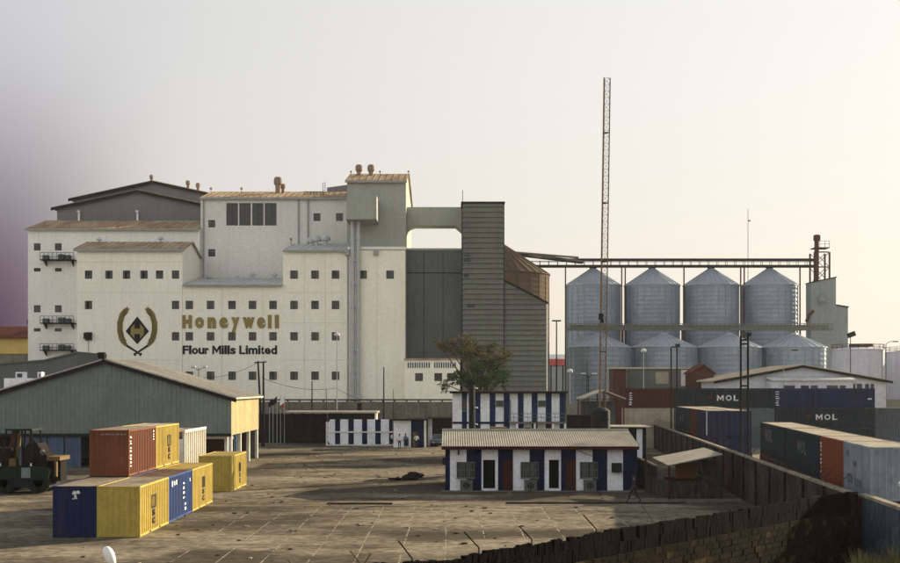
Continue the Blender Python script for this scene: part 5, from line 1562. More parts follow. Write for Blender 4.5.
# ================================================================== containers on the right
def mol(t, W, y0, z0, s=1.0, side=-1, color=None, emblem=True):
    """letters M O L with a small round emblem before them on a long side"""
    x = side * (W / 2 + .0); n = (side, 0, 0); u = (0, -1, 0) if side < 0 else (0, 1, 0)
    yy = y0
    for ch, wd in (('M', .95), ('O', .85), ('L', .7)):
        q = MB(); put_letter(q, ch, (x, yy, z0), u, (0, 0, 1), n, wd * s, .8 * s, .015, .03); q.build('letter', color or m_mark, t, local=True)
        yy += (wd + .28) * s * u[1]
    if emblem:
        q = MB(); cy = y0 - u[1] * .85 * s
        for k in range(3):
            a = R(70 + 50 * k)
            c = Vector((x, cy + .25 * s * math.cos(a), z0 + .35 * s + .25 * s * math.sin(a)))
            q.obox(c + Vector((side * .012, 0, 0)), (.006, 0, 0), (0, .22 * s, .1 * s * (k - 1)), (0, -.03 * s, .16 * s))
        q.build('emblem', M('emblem_red', (.12, .03, .03), (.07, .02, .02), .7), t, local=True)
gR = 'containers along the right wall'
rs = .126
rdir = Vector((rs, 1, 0)).normalized(); rrot = -math.atan(rs); rn = Vector((rdir.y, -rdir.x, 0))
def row_pt(Y): return Vector((18.75 + rs * (Y - 53.5), Y, 0))
near = [('pale blue grey container nearest in the row behind the wall', 53.5, 6.06, c_grey, rf_pale), ('rust orange container between the pale one and the dark ones', 59.75, 6.06, c_orange, rf_pale),
        ('slate teal lettered container next to the orange one', 66.0, 12.19, c_teal, rf_pale), ('slate teal lettered container farthest in the near row', 78.45, 12.19, c_teal, rf_pale)]
m_mark_dim = M('dim_marking', (.13, .14, .15), (.06, .065, .07), .8, scale=3)
m_patch = M('primer_patch', (.13, .15, .18), (.10, .11, .13), .8, scale=2)
for i, (lb, ys, L, cm, rf) in enumerate(near):
    for lev in (0, 1):
        W = 2.4; H = 2.44
        p = row_pt(ys + L / 2 * rdir.y) + rn * (W / 2)
        l2 = lb if lev else 'maroon container hidden behind the wall below the ' + ('pale blue grey', 'rust orange', 'nearer slate teal', 'farther slate teal')[i] + ' one'
        t = container(l2, p.x, p.y, lev * H, rrot, L, cm if lev else c_maroon, rf if lev else rf_brown, gR, W, H)
        if lev:
            if i == 0:
                q = MB()
                for a, b, c_, d in ((1.9, 2.5, 1.75, 2.05), (.3, .9, 1.35, 1.6), (1.2, 2.3, .5, .95), (-.9, .6, .45, .8)):
                    q = MB(); q.box(-1.214, -1.2, a - .2, b - .2, c_, d); q.build('primer_patch', m_patch, t, local=True)
            if i == 1: strip_marks(t, (-1.2, 2.6, .45), (0, 0, 1), (0, 1, 0), (-1, 0, 0), 8, .17, .4, .05, seed=21)
            if i == 2: mol(t, W, 1.2, 1.1, .95, -1, m_mark_dim)
            if i == 3: mol(t, W, 3.2, 1.15, 1.15, -1, m_mark_dim)
# middle block farther back: two wide, two high, door ends towards the camera
ms = .067
mrot = -math.atan(ms); mdir = Vector((ms, 1, 0)).normalized(); mn = Vector((mdir.y, -mdir.x, 0))
mids = [('short navy container at the near left of the middle block', 118.0, 0, c_navy, 6.06), ('slate teal container with faded marks behind the maroon one', 130.6, 0, c_teal, 12.19),
        ('long navy container with door end at the near right of the middle block', 118.0, 1, c_navy, 12.19), ('navy container at the rear right of the middle block', 130.6, 1, c_navy, 12.19),
        ('short maroon container between navy and slate teal in the middle block', 124.3, 0, c_maroon, 6.06)]
for i, (lb, ys, colm, cm, L) in enumerate(mids):
    for lev in (0, 1):
        W, H = 2.18, 2.59
        p = Vector((25.2 + ms * (ys + L / 2 - 118), ys + L / 2 * mdir.y, 0)) + mn * (W / 2 + colm * (W + .03))
        l2 = lb if lev else 'bottom container of the middle block below the ' + ('short navy one', 'slate teal one', 'long front navy one', 'rear navy one', 'maroon one')[i]
        t = container(l2, p.x, p.y, lev * H, mrot + math.pi, L, cm, rf_pale if lev else rf_brown, gR, W, H)
        if lev and i == 1: strip_marks(t, (W / 2, -2.5, .9), (0, 1, 0), (0, 0, 1), (1, 0, 0), 2, 1.5, .9, .7, mat=m_mark_dim, seed=33)
        if lev and i == 0:
            q = MB(); q.box(W / 2 - .1, W / 2 + .012, L / 2, L / 2 + .012, .1, H - .1); q.build('corner_stripe', m_galv, t, local=True)
# frontal stack at the back: long sides face the yard
DF = 147.0
def frontal(lb, x0, lev, L, cm, rf=rf_pale, DD=DF):
    return container(lb, PX(x0, DD) + L / 2, DD + 1.2, lev * 2.44, R(-90), L, cm, rf, 'containers in the back stack', 2.4, 2.44)
t = frontal('slate teal container lettered MOL on top of the back stack', 675, 2, 12.19, c_teal)
# after turning by -90 degrees the container's +X side faces the camera
mol(t, 2.4, -.95, .9, .86, 1)
t = frontal('navy container at upper right of the back stack with white column mark', 775.4, 2, 12.19, c_navy)
strip_marks(t, (1.2, -5.6, .3), (0, 0, 1), (0, -1, 0), (1, 0, 0), 7, .2, .55, .06, seed=44)
q = MB(); q.box(1.2, 1.212, 5.2, 5.7, 1.05, 1.2); q.build('marking', m_mark, t, local=True)
frontal('grey container second level of the back stack, left part hidden', 675, 1, 12.19, c_greyd)
t = frontal('slate teal container lettered MOL below the navy one', 775.4, 1, 12.19, c_teal); mol(t, 2.4, -1.15, 1.0, .86, 1)
frontal('grey container at the bottom left of the back stack', 675, 0, 12.19, c_greyd); frontal('slate teal container at the bottom right of the back stack', 775.4, 0, 12.19, c_teal)
t = frontal('maroon container left of the slate teal one on the back stack', 624.6, 2, 6.06, c_maroon)
strip_marks(t, (1.2, -2.1, .35), (0, 0, 1), (0, -1, 0), (1, 0, 0), 6, .22, .4, .06, seed=46)
frontal('beige container second level under the maroon one', 624.6, 1, 6.06, c_beige); frontal('beige container at the foot of the maroon pile', 624.6, 0, 6.06, c_beige)
frontal('faded teal container at far right beyond the navy stack', 876, 1, 12.19, c_greyd, DD=150.0); frontal('faded teal bottom container at far right edge', 876, 0, 12.19, c_greyd, DD=150.0)

# ================================================================== white gabled warehouse on the right
RS = thing('white_warehouse', 'white gabled warehouse with broad pale roof in front of the silos', 'warehouse', (48.5, 165, 0))
D = 165.0
Xl, Xa, Xr = PX(718, D), PX(802, D), PX(886, D); zl, za = PZ(381, D), PZ(366, D)
m_whb = M('pale_warehouse_wall', (.60, .62, .66), (.46, .48, .51), .85, scale=.3, grain=.12, gscale=2, streak=.35, streak_col=(.25, .26, .27))
m_whr = M('dusty_warehouse_roof', (.52, .46, .35), (.38, .33, .26), .85, scale=.3, grain=.15, gscale=2)
w = MB(); w.prism_y([(Xl, 0), (Xr, 0), (Xr, zl), (Xa, za), (Xl, zl)], D, D + 16); w.build('wall', m_whb, RS)
for q in (-1, 1):
    xe = Xa + q * (Xa - Xl + .7); ze = zl - .7 * (za - zl) / (Xa - Xl)
    w = MB(); w.prism_y([(Xa, za + .02), (xe, ze + .02), (xe, ze + .2), (Xa, za + .2)], D - .6, D + 16.4)
    for i in range(14):
        yy = D - .5 + 16.6 * i / 13; w.prism_y([(Xa, za + .19), (xe, ze + .19), (xe, ze + .24), (Xa, za + .24)], yy - .06, yy + .06)
    w.build('roof', m_whr, RS)
    w = MB(); w.prism_y([(Xa, za - .25), (xe, ze - .25), (xe, ze + .1), (Xa, za + .1)], D - .72, D - .61); w.build('bargeboard', m_dark, RS)
w = MB(); w.prism_x([(D - 3.2, PZ(379.3, D)), (D - .01, PZ(376.6, D)), (D - .01, PZ(378, D)), (D - 3.2, PZ(381, D))], PX(765, D), PX(848, D)); w.build('canopy', m_roof_grey, RS)
w = MB(); w.box(PX(766, D), PX(846, D), D - 2.9, D - .01, 0, PZ(381.2, D)); w.build('annex_wall', m_whb, RS)
for x0, x1 in ((784, 795), (801, 809), (811, 818), (827, 838), (840, 846)):
    w = MB(); w.box(PX(x0, D - 3), PX(x1, D - 3), D - 2.96, D - 2.905, PZ(389, D), PZ(385.5, D)); w.build('window', m_glass, RS)
for x0, x1 in ((850, 862), (865, 874)):
    w = MB(); w.box(PX(x0, D), PX(x1, D), D - .06, D - .005, PZ(391, D), PZ(384, D)); wo = w.build('window', m_glass, RS)
    w = MB(); w.box(PX((x0 + x1) / 2, D) - .08, PX((x0 + x1) / 2, D) + .08, D - .1, D - .061, PZ(391, D), PZ(384, D)); w.build('mullion', m_whb, wo)

# storage tanks at the right edge
m_tank = M('pale_tank', (.50, .52, .60), (.40, .42, .48), .6, scale=.3, grain=.08, gscale=1.5, streak=.35, streak_col=(.2, .2, .22))
for lb, cx, rpx, ytop, D in (('pale storage tank with roof railing behind the white warehouse', 858, 25, 350.5, 205), ('second pale storage tank cut by the right edge', 912, 26, 353, 212)):
    r_ = rpx * D / F; X = PX(cx, D); zt = PZ(ytop, D)
    t = thing('storage_tank', lb, 'tank', (X, D, 0), 0, 'storage tanks at the right')
    w = MB(); w.lathe(X, D, [(r_, 0), (r_, zt), (r_ + .12, zt + .02), (r_ + .12, zt + .15), (r_ * .3, zt + .6), (.05, zt + .65)], 40); w.build('shell', m_tank, t, smooth=True)
    w = MB()
    for i in range(20):
        a = 2 * math.pi * i / 20; w.cyl((X + r_ * math.cos(a), D + r_ * math.sin(a), zt + .1), (X + r_ * math.cos(a), D + r_ * math.sin(a), zt + 1.0), .04, n=4)
    for i in range(20):
        a = 2 * math.pi * i / 20; b = 2 * math.pi * (i + 1) / 20
        for z in (zt + .55, zt + 1.0): w.cyl((X + r_ * math.cos(a), D + r_ * math.sin(a), z), (X + r_ * math.cos(b), D + r_ * math.sin(b), z), .04, n=4)
    w.build('railing', m_rust, t)
    w = MB(); w.cyl((X + r_ * .72, D - r_ * .72, 0), (X + r_ * .72, D - r_ * .72, zt), .08, n=6); w.build('pipe', m_fascia, t)
    w = MB(); w.box(X - r_ * .3, X + r_ * .5, D - r_ * .3, D + r_ * .2, zt + .61, zt + 1.1); w.build('roof_plant', m_rust, t)
w = MB(); w.box(PX(868, 172), PX(930, 172), 172, 172.4, 0, PZ(399.5, 172)); tag(w.build('concrete_wall', m_concrete), 'dark stained concrete wall at far right behind the containers', 'wall')

# small structures below the low silos
def simple_house(name, label, cat, x0, x1, ytop, D, depth, wallm, roofm, extra=None):
    t = thing(name, label, cat, (PX((x0 + x1) / 2, D), D, 0))
    w = MB(); w.box(PX(x0, D), PX(x1, D), D, D + depth, 0, PZ(ytop, D)); w.build('wall', wallm, t)
    w = MB(); w.box(PX(x0, D) - .3, PX(x1, D) + .3, D - .4, D + depth + .2, PZ(ytop, D) + .003, PZ(ytop, D) + .25); w.build('roof', roofm, t)
    for (a, b, c_, d, m_) in (extra or ()):
        w = MB(); w.box(PX(a, D), PX(b, D), D - .05, D - .003, PZ(d, D), PZ(c_, D)); w.build('panel', m_, t)
    return t
simple_house('brick_kiosk', 'narrow red brown brick kiosk with pale roof below the first low silo', 'building', 613.5, 626, 369, 178, 5, c_maroon, m_whr)
simple_house('control_room', 'dark green control room with beige panel below the second low silo', 'building', 629, 694, 369, 182, 6, m_green_cor, m_whr, ((655.5, 668.5, 372, 384, M('beige_panel', (.42, .38, .28), (.3, .27, .2), .8)), (681, 693.5, 370, 386, m_white), (630, 652, 374, 392, m_slate)))
RH = thing('red_roof_house', 'small house with red gable roof beside the white warehouse', 'house', (PX(706, 176), 176, 0))
D = 176.0
w = MB(); w.prism_y([(PX(692, D), 0), (PX(714, D), 0), (PX(714, D), PZ(373, D)), (PX(703, D), PZ(365.5, D)), (PX(692, D), PZ(373, D))], D, D + 5); w.build('wall', m_rust, RH)
for q in (-1, 1):
    w = MB(); w.prism_y([(PX(703, D), PZ(365.3, D)), (PX(703 + 12.5 * q, D), PZ(374, D)), (PX(703 + 12.5 * q, D), PZ(372.8, D)), (PX(703, D), PZ(364, D))], D - .4, D + 5.3); w.build('roof', M('red_tin_roof', (.13, .04, .03), (.08, .03, .025), .8, scale=1), RH)
# water tower drums beyond the annex (red and white sign board in the distance)
w = thing('advert_board', 'distant red and white board beyond the round silo', 'board', (PX(557, 330), 330, 0))
for y0, y1, m_ in ((354.5, 359, m_white), (359, 365.5, M('board_red', (.45, .10, .09), (.35, .08, .08), .8))):
    b = MB(); b.box(PX(549, 330), PX(565, 330), 330, 330.3, PZ(y1, 330), PZ(y0, 330)); b.build('board_face', m_, w)
b = MB()
for x in (551, 563): b.box(PX(x, 330) - .2, PX(x, 330) + .2, 330.05, 330.25, 0, PZ(365.5, 330))
b.build('legs', m_dark, w)
# distant warehouses closing the horizon
simple_house('far_warehouse', 'distant grey warehouse between the round silo and first tall silo', 'building', 545, 592, 366, 360, 20, m_head, m_dark)
simple_house('far_warehouse', 'distant grey warehouse at the right edge behind the tanks', 'building', 850, 940, 371, 380, 20, m_head, m_dark)

# open canopy with pale gable edges
CP = thing('open_canopy', 'open-sided canopy with pale gable edges in front of the first low silo', 'canopy', (PX(604, 128), 128, 0))
D = 128.0
for q in (-1, 1):
    w = MB(); w.prism_y([(PX(604, D), PZ(391, D)), (PX(604 + 22 * q, D), PZ(399.5, D)), (PX(604 + 22 * q, D), PZ(398.3, D)), (PX(604, D), PZ(389.8, D))], D, D + 6); w.build('roof', m_whr, CP)
for x in (584, 604, 624):
    for yy in (D + .1, D + 5.7):
        w = MB(); w.box(PX(x, D) - .07, PX(x, D) + .07, yy, yy + .14, 0, PZ(398, D) if x != 604 else PZ(391.2, D)); w.build('post', m_rust, CP)
for xa, xb in ((584, 604), (604, 624)):
    w = MB(); w.box(PX(xa, D) + .08, PX(xb, D) - .08, D + .12, D + .2, PZ(399.6, D), PZ(398.9, D)); w.build('tie_beam', m_rust, CP)
w = MB(); w.box(PX(586, D), PX(622, D), D + 5.2, D + 5.3, 0, PZ(402, D)); w.build('back_screen', m_slate, CP)

# ---- clutter behind the hut's right end
LS = thing('flat_roof_shed', 'low shed with flat dusty roof and white door behind the hut', 'shed', (PX(630, 103), 103, 0))
D = 103.0
w = MB(); w.box(PX(607, D), PX(646, D), D, D + 3.8, 0, PZ(427.5, D)); w.build('wall', m_brickw, LS)
w = MB(); w.box(PX(603, D), PX(650, D), D - .7, D + 4, PZ(427.4, D), PZ(426.4, D)); w.build('roof', m_cor_roof, LS)
w = MB(); w.box(PX(636.5, D), PX(642.3, D), D - .06, D - .003, .03, PZ(429, D)); w.build('door', m_white, LS)
WTK = thing('drum_tank', 'black cylindrical water tank on a dark block stand behind the hut', 'tank', (PX(601, 101), 101, 0))
D = 101.0; X = PX(600.5, D)
w = MB(); w.box(X - 1.0, X + 1.0, D - 1, D + 1, 0, 3.3); w.build('stand', m_brickw, WTK)
w = MB(); w.lathe(X, D, [(.8, 3.302), (.8, 3.9), (.84, 3.93), (.84, 4.0), (.8, 4.03), (.8, 4.8), (.84, 4.83), (.84, 4.9), (.8, 4.93), (.8, 5.5), (.5, 5.75), (.2, 5.8)], 22); w.build('drum', m_black, WTK, smooth=True)
w = MB(); w.box(PX(567, 112), PX(592, 112), 112, 112.3, 0, PZ(415, 112)); tag(w.build('dark_wall', m_brickw), 'dark wall between the striped office and the black tank', 'wall')

# ---- lean-to shack and wooden fence by the wall
LT = thing('lean_to', 'ramshackle lean-to with tilted pale sheet roof against the boundary wall', 'shack', (16.8, 83, 0))
w = MB(); w.prism([(14.45, 85.6, 2.45), (14.6, 80.2, 2.25), (18.4, 81.0, 2.95), (18.3, 86.4, 3.1)], (0, 0, .06)); w.build('roof', m_cor_roof, LT)
for x, yy, z in ((14.7, 80.5, 2.25), (18.4, 81.2, 2.86), (14.0, 85.9, 2.42), (18.3, 86.2, 2.98)):
    w = MB(); w.box(x - .06, x + .06, yy - .06, yy + .06, 0, z); w.build('post', m_wood, LT)
w = MB()
for i in range(15):
    x = 14.8 + i * .235; w = MB(); w.box(x, x + .2, 80.75 + .02 * (i % 2), 80.8 + .02 * (i % 2), 0.02, 1.15 + .06 * math.sin(i * 3)); w.build('plank', m_wallp, LT)
w = MB(); w.box(15.6, 17.1, 83.0, 83.1, 1.2, 2.3); w.build('board', M('ochre_board', (.13, .065, .02), (.08, .045, .016), .85, scale=2), LT)
for i in range(16):
    a = Vector((14.75 - .05 * i, 81.0 + .31 * i, 0)); w = MB(); w.obox(a + Vector((0, 0, .6)), (-.025, .14, 0), (.02, .004, 0), (0, 0, .58 + .03 * math.sin(i * 5))); w.build('plank', m_wallp, LT)
w = MB(); w.box(17.3, 18.3, 82.2, 82.3, .02, 2.5); w.build('side_board', m_wallp, LT)
w = MB(); w.box(15.2, 18.2, 84.5, 85.4, 0, 1.2); w.build('counter', m_wood, LT)
WF = thing('plank_fence', 'dark plank fence between the hut and the lean-to', 'fence', (14.2, 88.4, 0))
for i in range(14):
    a = Vector((13.75 + .085 * i, 90.2 - .29 * i, 0))
    w = MB(); h = 2.3 - .04 * i
    w.obox(a + Vector((0, 0, h / 2)), Vector((.28, -.96, 0)) * .135, Vector((.96, .28, 0)) * .02, (0, 0, h / 2 - .01 * (i % 3))); w.build('plank', m_wallp, WF)
w = MB(); w.obox((14.3, 88.3, 2.12), Vector((.28, -.96, -.13)) * 2.05, Vector((.96, .28, 0)) * .05, (0, 0, .05)); w.build('top_rail', m_cop, WF)

# ================================================================== masts, poles, wires
m_mast = M('weathered_mast_paint', (.17, .105, .06), (.10, .06, .035), .8, scale=1.5)
MS = thing('lattice_mast', 'very tall slim lattice radio mast rising behind the hut', 'mast', (PX(601, 110), 110, 0))
D = 110.0; zt = PZ(78, D); xb_ = PX(600.5, D); xt_ = PX(606.2, D)
def mp_(k, z):
    a = R(90 + 120 * k + 20); r = .36
    t = z / zt
    return Vector((xb_ + (xt_ - xb_) * t + r * math.cos(a), D + r * math.sin(a), z))
for k in range(3):
    w = MB(); w.cyl(mp_(k, 0), mp_(k, zt), .055 if k else .07, n=6); w.build('leg', m_mast, MS)
w = MB(); nb = 60
for i in range(nb):
    z0, z1 = zt * i / nb, zt * (i + 1) / nb
    for k in range(3):
        a, b = (k, (k + 1) % 3) if i % 2 else ((k + 1) % 3, k)
        w.cyl(mp_(a, z0), mp_(b, z1), .018, n=4)
        w.cyl(mp_(k, z1), mp_((k + 1) % 3, z1), .014, n=4)
w.build('bracing', m_mast, MS)
for f in (.3, .53, .68, .86):
    w = MB()
    for k in range(3): w.cyl(mp_(k, zt * f), mp_((k + 1) % 3, zt * f), .045, n=5)
    w.build('flange', m_dark, MS)
w = MB(); w.box(mp_(0, 17).x - .35, mp_(0, 17).x + .05, D - .7, D - .4, PZ(320, D), PZ(314, D)); w.box(mp_(0, 17).x - .2, mp_(0, 17).x + .1, D - .55, D - .3, PZ(323, D), PZ(320, D)); w.build('beacon', m_black, MS)
BP = thing('black_post', 'thick black post with pale insulators in front of the striped office', 'post', (PX(472, 100), 100, 0))
D = 100.0; X = PX(471.7, D)
w = MB(); w.cyl((X + .05, D, 0), (X, D, PZ(383, D)), .30, .26, n=10); w.obox((X - .1, D, PZ(382.8, D)), (.38, 0, -.05), (0, .25, 0), (.03, 0, .15)); w.build('shaft', m_black, BP)
for yy in (388, 407.5, 424):
    w = MB(); w.cyl((X + .25, D - .1, PZ(yy, D)), (X + .5, D - .15, PZ(yy, D) - .03), .06, n=8); w.build('insulator', m_mark, BP)
def twin(lb, x0, x1, ytop, D, bars):
    t = thing('floodlight_mast', lb, 'lamp post', (PX((x0 + x1) / 2, D), D, 0))
    for x in (x0, x1):
        w = MB(); w.cyl((PX(x, D), D, 0), (PX(x, D), D, PZ(ytop + 3, D)), .09, n=8); w.build('post', m_dark, t)
    w = MB()
    for yy in bars: w.box(PX(x0, D) + .06, PX(x1, D) - .06, D - .05, D + .05, PZ(yy, D) - .07, PZ(yy, D) + .07)
    w.build('crossbar', m_dark, t)
    w = MB(); w.box(PX(x1 - 1.5, D), PX(x1 + 2.5, D), D - .3, D + .2, PZ(ytop + 3, D), PZ(ytop, D)); w.build('lamp_head', m_black, t)
twin('dark twin-post floodlight mast beside the navy containers', 740.8, 748, 333, 98, (340, 344, 386))
twin('dark twin-post floodlight mast in front of the second low silo', 671.2, 677, 344, 142, (347,))
def pole(name, label, cat, x, ytop, D, r=.07, head=None, base=0.0, mat=None, lean=0.0):
    t = thing(name, label, cat, (PX(x, D), D, 0))
    w = MB(); zt = PZ(ytop, D); X = PX(x, D); w.cyl((X, D, base), (X + lean, D, zt), r, r * .7, n=7); w.build('shaft', mat or m_dark, t)
    if head == 'arm':
        w = MB(); w.path([(X + lean, D, zt), (X + lean + .5, D, zt + .35), (X + lean + 1.4, D, zt + .4)], r * .6, 5); w.build('arm', mat or m_dark, t)
        w = MB(); w.box(X + lean + 1.1, X + lean + 1.9, D - .15, D + .15, zt + .3, zt + .45); w.build('lamp_head', m_dark, t)
    if head == 'double':
        for q in (-1, 1):
            w = MB(); w.path([(X, D, zt - .3), (X + q * .5, D, zt), (X + q * .9, D, zt + .05)], r * .6, 5); w.build('arm', mat or m_dark, t)
            w = MB(); w.box(X + q * .7 - .25, X + q * .7 + .35, D - .12, D + .12, zt + .1, zt + .25); w.build('lamp_head', m_mark, t)
    if head == 'ball':
        w = MB(); w.lathe(X + lean, D, [(.05, zt), (.35, zt + .1), (.38, zt + .35), (.1, zt + .55)], 10); w.build('lamp_head', m_mark, t)
    if head == 'flat':
        w = MB(); w.box(X - .8, X + .8, D - .2, D + .2, zt, zt + .25); w.build('lamp_head', m_dark, t)
    if head == 'flood':
        w = MB(); w.obox((X + .15, D, zt + .3), (.55, 0, .2), (0, .3, 0), (-.12, 0, .35)); w.build('lamp_head', m_black, t)
    return t
pole('street_lamp', 'slim pale lamp post before the mill with small white head', 'lamp', 337, 336.5, 158, .07, 'ball', mat=m_fascia)
pole('wall_pole', 'dark thin pole against the mill right of the gate', 'pole', 383.8, 367, 163, .11)
pole('wall_pole', 'short dark pole left of the slim lamp post', 'pole', 312, 381, 163, .1)
pole('wall_pole', 'short thin pole between the lamp post and its left neighbour', 'pole', 326.4, 389, 163, .05)
pole('wall_pole', 'short thin pole right of the dark thin pole', 'pole', 393.5, 389.5, 163, .05)
pole('street_lamp', 'double-armed lamp post above the shed roof slope', 'lamp', 198.5, 368, 150, .06, 'double')
pole('street_lamp', 'tall dark lamp with flat head right of the green annex', 'lamp', 556.5, 321.5, 215, .16, 'flat')
pole('street_lamp', 'double-armed lamp left of the lattice mast', 'lamp', 588.5, 375, 150, .07, 'double')
pole('street_lamp', 'single lamp post with pale head beside the office', 'lamp', 570, 373, 160, .08, 'ball', mat=m_fascia)
pole('street_lamp', 'pale lamp post in front of the gap between low silos', 'lamp', 643.5, 352.5, 160, .07, 'ball', mat=m_fascia)
pole('street_lamp', 'thin curved lamp post in front of the white warehouse', 'lamp', 783.5, 353, 160, .06, 'arm', mat=m_fascia)
pole('street_lamp', 'dark floodlight beside the stepped headhouse', 'lamp', 850.5, 336.5, 190, .09, 'flood')
pole('street_lamp', 'curved-arm lamp above the storage tanks at right', 'lamp', 886, 344, 190, .07, 'arm')
pole('service_mast', 'slender dark service mast left of the lattice mast among lamps', 'mast', 587, 362, 170, .07)
UP = thing('utility_pole', 'pair of leaning utility poles with crossarm behind the shed corner', 'pole', (PX(260, 150), 150, 0))
D = 150.0
for a, b, yt in ((262.5, 258, 361), (263.6, 263.4, 362)):
    w = MB(); w.cyl((PX(a, D), D, 0), (PX(b, D), D, PZ(yt, D)), .16, .11, n=8); w.build('post', m_dark, UP)
w = MB(); w.obox((PX(260.5, D), D, PZ(362.3, D)), (.75, 0, .06), (0, .08, 0), (0, 0, .07)); w.build('crossarm', m_dark, UP)
def wire(label, pts, sag, r=.018):
    mb = MB(); n = 14; p = []
    a, b = Vector(pts[0]), Vector(pts[1])
    for i in range(n + 1):
        t = i / n; q = a.lerp(b, t); q.z -= sag * 4 * t * (1 - t); p.append(q)
    mb.path(p, r, 4); tag(mb.build('wire', m_dark), label, 'wire', 'overhead wires')
wire('overhead wire running left from the utility poles', ((PX(259, D), D, PZ(362, D)), (PX(188, 150), 150, PZ(377, 150))), .8, .03)
wire('overhead wire running right from the utility poles', ((PX(262, D), D, PZ(378, D)), (PX(337, 158), 158, PZ(388, 158))), .7, .03)
wire('overhead wire from the slim lamp post towards the thin pole', ((PX(337, 158), 158, PZ(389, 158)), (PX(383.8, 163), 163, PZ(402, 163))), .5, .03)
for k, (x, yt) in enumerate(((269.5, 403), (273, 398), (277, 396), (280.6, 396), (284.4, 396))):
    D = 158.5
    lb = ('leftmost short flagpole by the brick wall', 'second flagpole from the left with dark furled flag', 'middle bare flagpole by the brick wall', 'fourth flagpole by the brick wall', 'rightmost flagpole flying a red and white flag')[k]
    t = thing('flagpole', lb, 'flagpole', (PX(x, D), D, 0), 0, 'flagpoles by the brick wall')
    w = MB(); w.cyl((PX(x, D), D, 0), (PX(x, D), D, PZ(yt, D)), .06, .04, n=6); w.build('shaft', m_fascia, t)
    if k in (1, 2, 4):
        for j, m_ in enumerate((m_white, M('flag_red', (.40, .07, .05), (.3, .05, .04), .9), ) if k == 4 else (m_dark,)):
            f_ = MB(); X = PX(x, D); zt = PZ(yt, D)
            pts = [(X - .02, zt - .05), (X - .55, zt - .55), (X - .62, zt - 1.3), (X - .3, zt - 1.1), (X - .05, zt - .9)]
            if j: pts = [(X - .05, zt - .9), (X - .3, zt - 1.1), (X - .62, zt - 1.3), (X - .5, zt - 1.75), (X - .05, zt - 1.5)]
            f_.prism_y(pts, D - .05, D + .02); f_.build('flag', m_, t)

# ================================================================== tree before the mill
def tree(label, X, Y, trunk_h, crown, seed, cols):
    """crown: list of (x, y, z, radius, leaf count, colour index)"""
    rr = random.Random(seed)
    t = thing('tree', label, 'tree', (X, Y, 0))
    tr = MB(); tip = Vector((X + .2, Y, trunk_h)); tr.cyl((X, Y, 0), tip, .32, .2, n=9)
    for cx, cy, cz, r, n, k in crown:
        c = Vector((cx, cy, cz)); m1 = tip.lerp(c, .5) + Vector((rr.uniform(-.3, .3), rr.uniform(-.3, .3), .2))
        tr.cyl(tip, m1, .14, .09, n=6); tr.cyl(m1, c, .09, .04, n=5)
        for i in range(7):
            d = Vector((rr.gauss(0, 1), rr.gauss(0, 1), rr.gauss(.2, .7))).normalized() * r * rr.uniform(.5, 1.0)
            tr.cyl(c, c + d, .035, .012, n=4)
    tr.build('trunk', m_wood if False else M('bark', (.09, .07, .05), (.05, .04, .03), .95, scale=3), t)
    for k, cm in enumerate(cols):
        lf = MB()
        for cx, cy, cz, r, n, kk in crown:
            if kk != k: continue
            cl = [Vector((rr.gauss(0, .5), rr.gauss(0, .5), rr.gauss(0, .42))) * r for _ in range(16)]
            for i in range(int(n * (1.0 if k == 0 else .9))):
                b = rr.choice(cl)
                p = Vector((cx, cy, cz)) + b + Vector((rr.gauss(0, .16), rr.gauss(0, .16), rr.gauss(0, .14))) * r
                u_ = Vector((rr.gauss(0, 1), rr.gauss(0, 1), rr.gauss(0, .6))).normalized(); v_ = u_.orthogonal().normalized()
                s = rr.uniform(.08, .17)
                lf.face(p - u_ * s * 1.4, p + v_ * s * .6, p + u_ * s * 1.4, p - v_ * s * .6)
        if lf.v: lf.build('crown', cm, t, recalc=False)
lf_b = M('dry_brown_leaf', (.14, .11, .05), (.085, .075, .03), .8, scale=1.2, amt=.9)
lf_g = M('green_leaf', (.065, .10, .03), (.035, .06, .02), .7, scale=1.2, amt=.9)
D = 150.0
def tp_(x, y, r, n, k, dy=0): return (PX(x, D + dy), D + dy, PZ(y, D + dy), r * D / F, n, k)
crown = [tp_(449, 347, 10, 420, 0), tp_(462, 345, 12, 560, 0, .6), tp_(476, 348, 13, 620, 0, -.5), tp_(489, 352, 13, 620, 0, .4), tp_(499, 358, 10, 380, 0), tp_(470, 357, 10, 380, 0, -.8), tp_(440, 346, 6, 140, 0), tp_(506, 356, 7, 150, 0),
         tp_(484, 362, 10, 420, 1, .5), tp_(463, 354, 8, 200, 1, .4), tp_(492, 366, 9, 260, 0, -.5), tp_(480, 372, 14, 1100, 1, -.4), tp_(494, 374, 13, 1100, 1, .3), tp_(470, 380, 11, 750, 1, .5), tp_(487, 385, 13, 1000, 1), tp_(502, 381, 8, 420, 1), tp_(455, 378, 8, 300, 1, -.6), tp_(447, 385, 7, 220, 1, -.4)]
tree('half bare tree with brown top and green lower leaves before the cream annex', PX(478, D), D, 5.5, crown, 77, (lf_b, lf_g))

